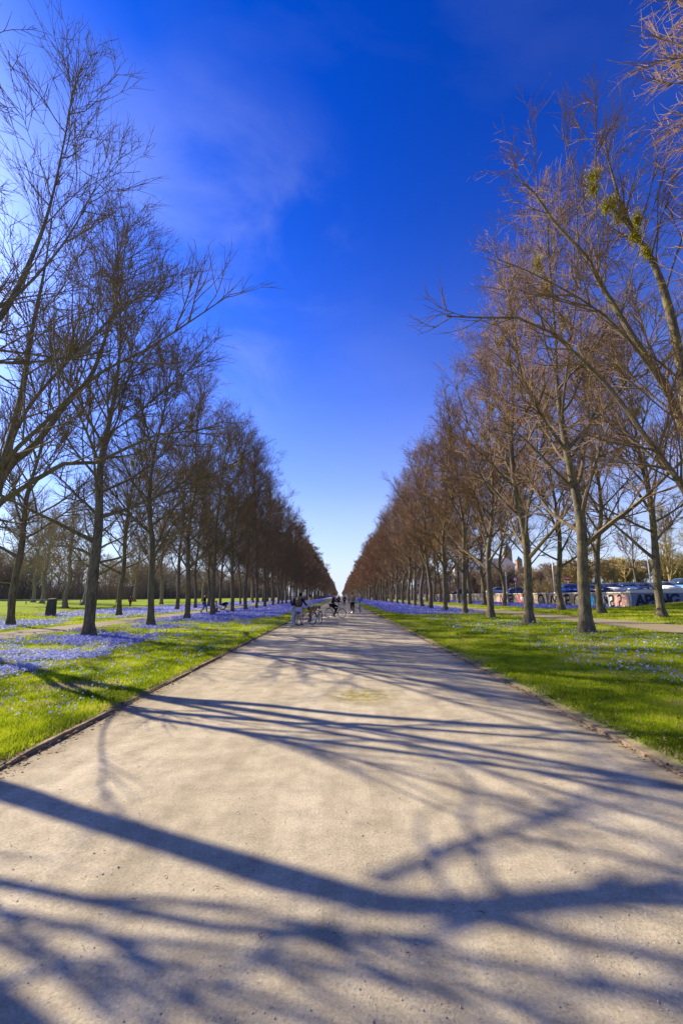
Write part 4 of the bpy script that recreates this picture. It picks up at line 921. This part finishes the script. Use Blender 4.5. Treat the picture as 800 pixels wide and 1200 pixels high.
# ------------------------------------------------------------------ people and bicycles
def skin_mesh(name, J, E_, rad, root, mat, sub=2):
    me = bpy.data.meshes.new(name); keys = list(J); me.from_pydata([J[k] for k in keys], [(keys.index(a), keys.index(b)) for a, b in E_], [])
    o = bpy.data.objects.new(name, me); COL.objects.link(o); sm = o.modifiers.new('skin', 'SKIN')
    for i, k in enumerate(keys):
        v = me.skin_vertices[0].data[i]; r = rad[k]; v.radius = r if hasattr(r, '__len__') else (r, r); v.use_root = (k == root)
    o.modifiers.new('sub', 'SUBSURF').levels = sub
    bpy.context.view_layer.update()
    m2 = bpy.data.meshes.new_from_object(o.evaluated_get(bpy.context.evaluated_depsgraph_get())); bpy.data.objects.remove(o)
    m2.polygons.foreach_set('use_smooth', [True] * len(m2.polygons)); m2.materials.clear(); m2.materials.append(mat); m2.name = name; return m2
M_skin = plain('skin', (.52, .31, .22), .6, .3, 0, 10, .05)
def cloth(n, c): return plain(n, c, .9, .1, 0, 14, .15)
def person(label, loc, rz, pose, top, bottom, hair, h=1.74, shoes=(.05, .05, .05), bare_legs=False, pack=None, group=None):
    k = h / 1.75; t = thing('person', label, 'person', loc, rz, group, k)
    pel = Vector((0, 0, .95)); lean = Vector((0, .02, 0)); legs = None
    if pose in ('stand', 'push'): F = [((.0), (.01), .0), ((0), (.03), 0)]; LG = {-1: [(-.1, .02, .5), (-.11, -.02, .09), (-.13, .13, .03)], 1: [(.1, .05, .5), (.12, .02, .09), (.15, .17, .03)]}
    elif pose == 'walk': LG = {-1: [(-.09, .2, .52), (-.09, .26, .10), (-.09, .42, .05)], 1: [(.09, .03, .5), (.09, -.25, .13), (.09, -.13, .04)]}
    elif pose == 'ride': pel = Vector((0, -.22, 1.02)); LG = {-1: [(-.11, .2, .86), (-.12, .02, .47), (-.12, .16, .42)], 1: [(.11, .16, .62), (.12, -.04, .20), (.12, .1, .14)]}
    elif pose == 'crouch': pel = Vector((0, -.15, .32)); LG = {-1: [(-.14, .26, .5), (-.12, .02, .09), (-.13, .17, .03)], 1: [(.14, .26, .48), (.13, .04, .09), (.15, .19, .03)]}
    fw = {'ride': .2, 'push': .08, 'crouch': .22, 'walk': .03, 'stand': .0}[pose]
    P = lambda dx, dy, dz: tuple(pel + Vector((dx, dy, dz)))
    J = {'pel': P(0, 0, 0), 'waist': P(0, fw * .3, .17), 'chest': P(0, fw * .8, .38), 'neck': P(0, fw + .01, .56), 'hb': P(0, fw + .04, .65), 'ht': P(0, fw + .05, .78)}
    rad = {'pel': (.16, .115), 'waist': (.135, .10), 'chest': (.165, .11), 'neck': .055, 'hb': (.068, .08), 'ht': (.07, .085)}; E_ = [('pel', 'waist'), ('waist', 'chest'), ('chest', 'neck'), ('neck', 'hb'), ('hb', 'ht')]
    for s in (-1, 1):
        n = 'LR'[s > 0]; kn, an, to = LG[s]
        J['hip' + n] = P(s * .095, 0, -.06); J['kn' + n] = kn; J['an' + n] = an; J['to' + n] = to
        sh = Vector(P(s * .19, fw * .95, .47)); J['sh' + n] = tuple(sh)
        if pose in ('ride', 'push'): el = sh + Vector((s * .05, .17, -.2)); wr = sh + Vector((s * .07, .42, -.32))
        elif pose == 'crouch': el = sh + Vector((s * .03, .14, -.22)); wr = sh + Vector((0, .36, -.28))
        elif pose == 'walk': el = sh + Vector((s * .06, -.06 * s, -.28)); wr = sh + Vector((s * .05, .10 * s + .06, -.52))
        else: el = sh + Vector((s * .08, -.03, -.27)); wr = sh + Vector((s * .02, .16, -.42))
        J['el' + n] = tuple(el); J['wr' + n] = tuple(wr); dr = (wr - el).normalized(); J['ha' + n] = tuple(wr + dr * .08)
        rad.update({'hip' + n: .095, 'kn' + n: .058, 'an' + n: .04, 'to' + n: (.04, .03), 'sh' + n: .055, 'el' + n: .042, 'wr' + n: .028, 'ha' + n: (.036, .018)})
        E_ += [('pel', 'hip' + n), ('hip' + n, 'kn' + n), ('kn' + n, 'an' + n), ('an' + n, 'to' + n), ('chest', 'sh' + n), ('sh' + n, 'el' + n), ('el' + n, 'wr' + n), ('wr' + n, 'ha' + n)]
        side = dr.cross(Vector((0, 0, 1)));  side = side.normalized() if side.length > .1 else Vector((0, 1, 0)); base = wr + dr * .085
        for q in range(4):
            o_ = side * (q - 1.5) * .019; l = (.07, .082, .076, .058)[q]; c1 = base + o_ + dr * l * .5; c2 = base + o_ + dr * l * .8 + Vector((0, 0, -.022))
            a_, b_, c_ = 'f%s%d' % (n, q), 'g%s%d' % (n, q), 'h%s%d' % (n, q); J[a_] = tuple(base + o_); J[b_] = tuple(c1); J[c_] = tuple(c2); rad.update({a_: .0095, b_: .009, c_: .0075}); E_ += [('ha' + n, a_), (a_, b_), (b_, c_)]
        J['th' + n] = tuple(wr + dr * .05 - side * .045 * s); J['ti' + n] = tuple(wr + dr * .095 - side * .055 * s); rad.update({'th' + n: .011, 'ti' + n: .009}); E_ += [('wr' + n, 'th' + n), ('th' + n, 'ti' + n)]
    body = link('body', skin_mesh('body', J, E_, rad, 'pel', M_skin, 1), t)
    g = lambda keys, grow: {k_: tuple(np.array(rad[k_] if hasattr(rad[k_], '__len__') else (rad[k_],) * 2) + grow) for k_ in keys}
    K = ['waist', 'chest', 'shL', 'shR', 'elL', 'elR', 'wrL', 'wrR', 'pel']; Jt = {q: J[q] for q in K}; Jt['collar'] = tuple(np.array(J['neck']) * .7 + np.array(J['chest']) * .3); rt = g(K, .02); rt['collar'] = (.085, .075)
    link('jacket', skin_mesh('jacket', Jt, [('pel', 'waist'), ('waist', 'chest'), ('chest', 'collar'), ('chest', 'shL'), ('chest', 'shR'), ('shL', 'elL'), ('shR', 'elR'), ('elL', 'wrL'), ('elR', 'wrR')], rt, 'pel', top, 1), t)
    K = ['pel', 'hipL', 'hipR', 'knL', 'knR'] + ([] if bare_legs else ['anL', 'anR']); rt = g(K, .018); Jt = {q: J[q] for q in K}; Jt['pel'] = tuple(np.array(J['pel']) + (0, 0, -.01))
    ed = [('pel', 'hipL'), ('pel', 'hipR'), ('hipL', 'knL'), ('hipR', 'knR')] + ([] if bare_legs else [('knL', 'anL'), ('knR', 'anR')])
    link('shorts' if bare_legs else 'trousers', skin_mesh('trousers', Jt, ed, rt, 'pel', bottom, 1), t)
    sm = cloth('shoe_leather', shoes)
    for n in 'LR':
        a_, b_ = Vector(J['an' + n]), Vector(J['to' + n]); m = MB(); m.tube([a_ + Vector((0, -.06, -.035)), a_ + Vector((0, 0, -.02)), (a_ + b_) / 2 + Vector((0, 0, 0)), b_ + Vector((0, .04, 0))], [.035, .052, .05, .032], 10); link('shoe', m.mesh('shoe', sm, True), t)
    hc = (Vector(J['hb']) + Vector(J['ht'])) / 2; bm = bmesh.new(); bmesh.ops.create_uvsphere(bm, u_segments=14, v_segments=9, radius=1)
    for v in bm.verts:
        c = v.co; 
        v.co = Vector((c.x * .098, c.y * .112 - .012, c.z * .12 + .035)) + hc
    bmesh.ops.delete(bm, geom=[v for v in bm.verts if v.co.y > hc.y + .035 and v.co.z < hc.z + .07], context='VERTS')
    me = bpy.data.meshes.new('hair'); bm.to_mesh(me); bm.free(); me.materials.append(hair); me.polygons.foreach_set('use_smooth', [True] * len(me.polygons)); hr_ = link('hair', me, t)
    m = MB(); f = hc + Vector((0, .09, -.01)); m.tube([f + Vector((0, -.02, .02)), f + Vector((0, .015, -.015)), f + Vector((0, -.01, -.03))], [.008, .014, .01], 6)
    for s in (-1, 1): m.tube([hc + Vector((s * .075, 0, -.01)), hc + Vector((s * .092, -.005, 0))], [.02, .026], 8)
    link('nose_and_ears', m.mesh('nose_and_ears', M_skin, True), t)
    m = MB()
    for s in (-1, 1): m.tube([f + Vector((s * .03, -.03, .03)), f + Vector((s * .03, -.008, .03))], [.012, .009], 6)
    m.tube([f + Vector((-.025, -.02, -.055)), f + Vector((0, -.01, -.057)), f + Vector((.025, -.02, -.055))], .005, 5); link('eyes_and_mouth', m.mesh('eyes_and_mouth', M_black, True), t)
    if pack:
        bm = bmesh.new(); bmesh.ops.create_cube(bm, size=1); bmesh.ops.bevel(bm, geom=bm.edges[:], offset=.18, segments=3, affect='EDGES')
        for v in bm.verts: v.co = Vector((v.co.x * .32, v.co.y * .17 - .18, v.co.z * .46 + .0)) + Vector(J['chest'])
        me = bpy.data.meshes.new('backpack'); bm.to_mesh(me); bm.free(); me.materials.append(pack); me.polygons.foreach_set('use_smooth', [True] * len(me.polygons))
        b = bpy.data.objects.new('backpack', me); COL.objects.link(b); b.parent = t
        for s in (-1, 1):
            m = MB(); c = Vector(J['chest']); m.tube([c + Vector((s * .11, -.12, .15)), c + Vector((s * .12, .02, .19)), c + Vector((s * .12, .13, .05)), c + Vector((s * .12, .08, -.15)), c + Vector((s * .12, -.1, -.18))], .014, 6); link('strap', m.mesh('strap', pack), b)
    return t
M_chrome = plain('chrome', (.6, .6, .6), .3, .5, .8); M_saddle = plain('saddle', (.04, .03, .02), .6)
def bicycle(label, loc, rz, fmat, basket=True, group='bicycles on the avenue'):
    """rolls along +y; origin on the ground under the bottom bracket"""
    t = thing('bicycle', label, 'bicycle', loc, rz, group)
    B, S, H_, RA, FA = Vector((0, 0, .29)), Vector((0, -.2, .82)), Vector((0, .42, .84)), Vector((0, -.5, .345)), Vector((0, .58, .345))
    m = MB(); top = S.lerp(B, .2)
    for a, b, r in ((B, S + Vector((0, -.03, .08)), .016), (B, H_ + Vector((0, .02, -.12)), .019), (top, H_ + Vector((0, -.01, -.03)), .015), (H_ + Vector((0, -.03, .1)), H_ + Vector((0, .03, -.14)), .02)): m.tube([a, b], r, 8)
    for s in (-1, 1): m.tube([B + Vector((s * .03, 0, 0)), RA + Vector((s * .06, 0, 0))], .011, 6); m.tube([S + Vector((s * .015, 0, -.05)), RA + Vector((s * .06, 0, 0))], .01, 6); m.tube([H_ + Vector((s * .03, .03, -.14)), H_ + Vector((s * .05, .09, -.25)), FA + Vector((s * .05, 0, 0))], .011, 6)
    link('frame', m.mesh('frame', fmat, True), t)
    for A in (RA, FA):
        a = np.linspace(0, 2 * math.pi, 33); m = MB(); m.tubes(np.stack([a * 0, A.y + .325 * np.cos(a), A.z + .325 * np.sin(a)], -1), np.full(33, .02), 6); wh = link('wheel', m.mesh('wheel', M_tyre, True), t)
        m = MB(); P = [[(0, A.y, A.z), (0, A.y + .31 * math.cos(b), A.z + .31 * math.sin(b))] for b in np.linspace(0, 2 * math.pi, 18, endpoint=False)]; m.tubes(P, np.full((18, 2), .0025), 3); m.tubes(np.stack([a * 0, A.y + .303 * np.cos(a), A.z + .303 * np.sin(a)], -1), np.full(33, .009), 4); m.tube([(-.04, A.y, A.z), (.04, A.y, A.z)], .025, 8); link('spokes', m.mesh('spokes', M_chrome), wh)
        m = MB(); a2 = np.linspace(.25, 2.6 if A is RA else 2.2, 14); m.tubes(np.stack([a2 * 0, A.y + .36 * np.cos(a2), A.z + .36 * np.sin(a2)], -1), np.full(14, .018), 5); link('mudguard', m.mesh('mudguard', fmat, True), t)
    m = MB(); c = H_ + Vector((0, -.04, .2)); m.tube([H_ + Vector((0, -.03, .1)), c], .014, 8); m.tube([c + Vector((-.3, -.2, .0)), c + Vector((-.26, -.06, .03)), c + Vector((0, .03, 0)), c + Vector((.26, -.06, .03)), c + Vector((.3, -.2, 0))], .013, 8); link('handlebar', m.mesh('handlebar', M_chrome, True), t)
    m = MB(); c = S + Vector((0, -.03, .1)); m.tube([c + Vector((0, -.13, .02)), c + Vector((0, -.08, .02)), c + Vector((0, .05, .02)), c + Vector((0, .15, .01))], [.05, .085, .04, .02], 10); link('saddle', m.mesh('saddle', M_saddle, True), t)
    m = MB(); m.tube([B + Vector((-.09, 0, 0)), B + Vector((-.09, .02, -.17))], .01, 6); m.tube([B + Vector((.09, 0, 0)), B + Vector((.09, -.02, .17))], .01, 6); m.tube([B + Vector((-.09, 0, 0)), B + Vector((.09, 0, 0))], .015, 6); a = np.linspace(0, 2 * math.pi, 21); m.tubes(np.stack([a * 0 + .05, .09 * np.cos(a), .29 + .09 * np.sin(a)], -1), np.full(21, .006), 4)
    m.box((-.17, -.03, .105), (-.1, .07, .13)); m.box((.1, -.07, .45), (.17, .03, .475)); link('crank', m.mesh('crank', M_chrome), t)
    m = MB(); m.box((-.07, -.78, .72), (.07, -.36, .735))
    for s in (-1, 1): m.tube([(s * .06, -.66, .725), (s * .06, -.5, .35)], .006, 5)
    link('luggage_rack', m.mesh('luggage_rack', M_black), t)
    if basket:
        m = MB()
        for z, w_ in ((.76, .13), (.84, .15), (.92, .165), (.99, .18)): m.tube([(-w_, .5, z), (w_, .5, z), (w_, .5 + w_ * 1.5, z), (-w_, .5 + w_ * 1.5, z), (-w_, .5, z)], .007, 5)
        for q in np.linspace(0, 1, 7): m.tube([(-.13 + .26 * q, .5, .76), (-.18 + .36 * q, .5, .99)], .005, 4); m.tube([(-.13 + .26 * q, .695, .76), (-.18 + .36 * q, .77, .99)], .005, 4); m.tube([(-.13, .5 + .195 * q, .76), (-.18, .5 + .27 * q, .99)], .005, 4); m.tube([(.13, .5 + .195 * q, .76), (.18, .5 + .27 * q, .99)], .005, 4)
        link('basket', m.mesh('basket', plain('wicker', (.16, .10, .05), .8)), t)
    return t
H_grey = cloth('grey_hair', (.42, .40, .38)); H_dark = cloth('dark_hair', (.02, .015, .012)); H_brown = cloth('brown_hair', (.08, .045, .025))
C_navy = cloth('navy_cloth', (.015, .02, .05)); C_black = cloth('black_cloth', (.012, .012, .018)); C_jean = cloth('pale_jeans', (.42, .47, .60)); C_lav = cloth('lavender_cloth', (.42, .40, .68)); C_grey = cloth('light_grey_cloth', (.5, .5, .56))
C_dgrey = cloth('dark_grey_cloth', (.08, .07, .07)); C_tan = cloth('grey_brown_cloth', (.24, .18, .14)); C_blue = cloth('blue_cloth', (.09, .2, .5)); C_maroon = cloth('maroon_cloth', (.16, .02, .035)); C_orange = cloth('orange_cloth', (.75, .18, .03)); C_pack = cloth('pack_cloth', (.14, .10, .08)); C_jean2 = cloth('blue_jeans', (.06, .11, .24))
F_black = material('frame_black', (.02, .02, .02), .3, .5); F_tan = material('frame_bronze', (.25, .12, .04), .35, .5); F_silver = material('frame_silver', (.5, .5, .5), .3, .5); F_cream = material('frame_cream', (.6, .55, .35), .3, .5)
person('grey-haired person in navy top and pale jeans standing at the left path edge', (-2.62, 25.0, .02), R(-60), 'stand', C_navy, C_jean, H_grey, 1.76, (.6, .6, .6))
person('person in black top with brown backpack and lavender shorts beside a bicycle', (-2.28, 24.7, .02), R(-20), 'push', C_black, C_lav, H_dark, 1.72, bare_legs=True, pack=C_pack)
bicycle('bronze bicycle held by the person with the backpack', (-1.95, 24.95, .015), R(-42), F_tan)
person('dark-haired person in light grey top reaching toward the two others by the bicycles', (-1.86, 28.3, .015), R(75), 'push', C_grey, C_dgrey, H_dark, 1.68)
bicycle('black bicycle with basket parked mid-path beside the person in light grey', (-1.36, 27.0, .015), R(22), F_black)
bicycle('pale bicycle ridden by the cyclist in navy', (-.38, 32.8, .018), R(-115), F_cream, False)
person('cyclist in a navy jacket riding across the middle of the path', (-.38, 32.8, .0), R(-115), 'ride', C_navy, C_black, H_brown, 1.74)
bicycle('dark bicycle under the rider in the grey-brown jacket', (1.13, 40.4, .018), R(3), F_black, False)
person('rider in grey-brown jacket and black trousers cycling away', (1.13, 40.4, .0), R(3), 'ride', C_tan, C_black, H_brown, 1.8)
bicycle('silver bicycle under the rider in the blue jacket', (1.95, 43.5, .015), R(-4), F_silver, False)
person('rider in light blue jacket cycling away on the right side of the path', (1.95, 43.5, .0), R(-4), 'ride', C_blue, C_grey, H_grey, 1.68)
person('distant walker in dark coat, left of the pair near the vanishing point', (-.2, 78, .0), R(170), 'walk', C_dgrey, C_black, H_dark)
person('distant walker in navy jacket at the centre of the path', (.75, 74, .0), R(10), 'walk', C_navy, C_black, H_brown, 1.8)
person('distant walker in tan coat right of the centre of the path', (1.9, 92, .0), R(0), 'walk', C_tan, C_dgrey, H_dark)
person('tiny figure in blue far down the right of the path', (2.3, 110, .0), R(0), 'walk', C_blue, C_black, H_dark)
person('tiny figure in black far down the left of the path', (-1.6, 104, .0), R(180), 'walk', C_black, C_jean2, H_dark)
person('walker in black jacket and jeans on the left side path behind the trunks', (-12.9, 42.0, .04), R(-80), 'walk', C_black, C_jean2, H_dark, 1.8)
person('crouching person in grey beside the black pushchair', (-11.35, 40.2, .04), R(-90), 'crouch', C_grey, C_jean2, H_brown)
person('person in maroon coat walking on the far footpath left of the second trunk', (-29.9, 63, .03), R(20), 'walk', C_maroon, C_black, H_dark)
person('small child in orange jacket on the bright far meadow', (-43.5, 86, .03), R(90), 'walk', C_orange, C_dgrey, H_brown, 1.2)
pr = thing('pushchair', 'black pushchair standing on the squills between the left trunks', 'pushchair', (-10.6, 40.2, .04), R(100))
m = MB()
for s in (-1, 1): m.tube([(s * .24, .42, .16), (s * .24, -.1, .62), (s * .24, -.5, 1.02)], .014, 8); m.tube([(s * .24, -.42, .14), (s * .24, .1, .62)], .014, 8)
m.tube([(-.24, -.5, 1.02), (.24, -.5, 1.02)], .018, 8); link('frame', m.mesh('frame', M_chrome, True), pr)
m = MB(); m.add([(-.22, .3, .45), (.22, .3, .45), (.22, -.05, .42), (-.22, -.05, .42), (-.22, -.38, .95), (.22, -.38, .95), (-.22, .3, .38), (.22, .3, .38), (.22, -.08, .34), (-.22, -.08, .34), (-.22, -.44, .92), (.22, -.44, .92)], [(0, 1, 2, 3), (3, 2, 5, 4), (6, 9, 8, 7), (9, 10, 11, 8), (0, 6, 7, 1), (4, 5, 11, 10), (0, 3, 9, 6), (1, 7, 8, 2), (3, 4, 10, 9), (2, 8, 11, 5)]); link('seat', m.mesh('seat', C_black), pr)
m = MB(); n = 7; V = []
for i in range(n):
    a = R(20 + 95 * i / (n - 1)); V += [(-.25, -.2 + .4 * math.cos(a), .62 + .42 * math.sin(a)), (.25, -.2 + .4 * math.cos(a), .62 + .42 * math.sin(a))]
m.add(V, [(2 * i, 2 * i + 1, 2 * i + 3, 2 * i + 2) for i in range(n - 1)]); c = m.n; m.add([(-.25, -.2, .62), (.25, -.2, .62)], None, None); m.t.append(np.array([(c, 2 * i, 2 * i + 2) for i in range(n - 1)] + [(c + 1, 2 * i + 3, 2 * i + 1) for i in range(n - 1)])); link('hood', m.mesh('hood', C_black), pr)
for s in (-1, 1):
    for y in (.42, -.42): a = np.linspace(0, 2 * math.pi, 15); m = MB(); m.tubes(np.stack([a * 0 + s * .25, y + .11 * np.cos(a), .14 + .11 * np.sin(a)], -1), np.full(15, .022), 6); link('wheel', m.mesh('wheel', M_tyre, True), pr)
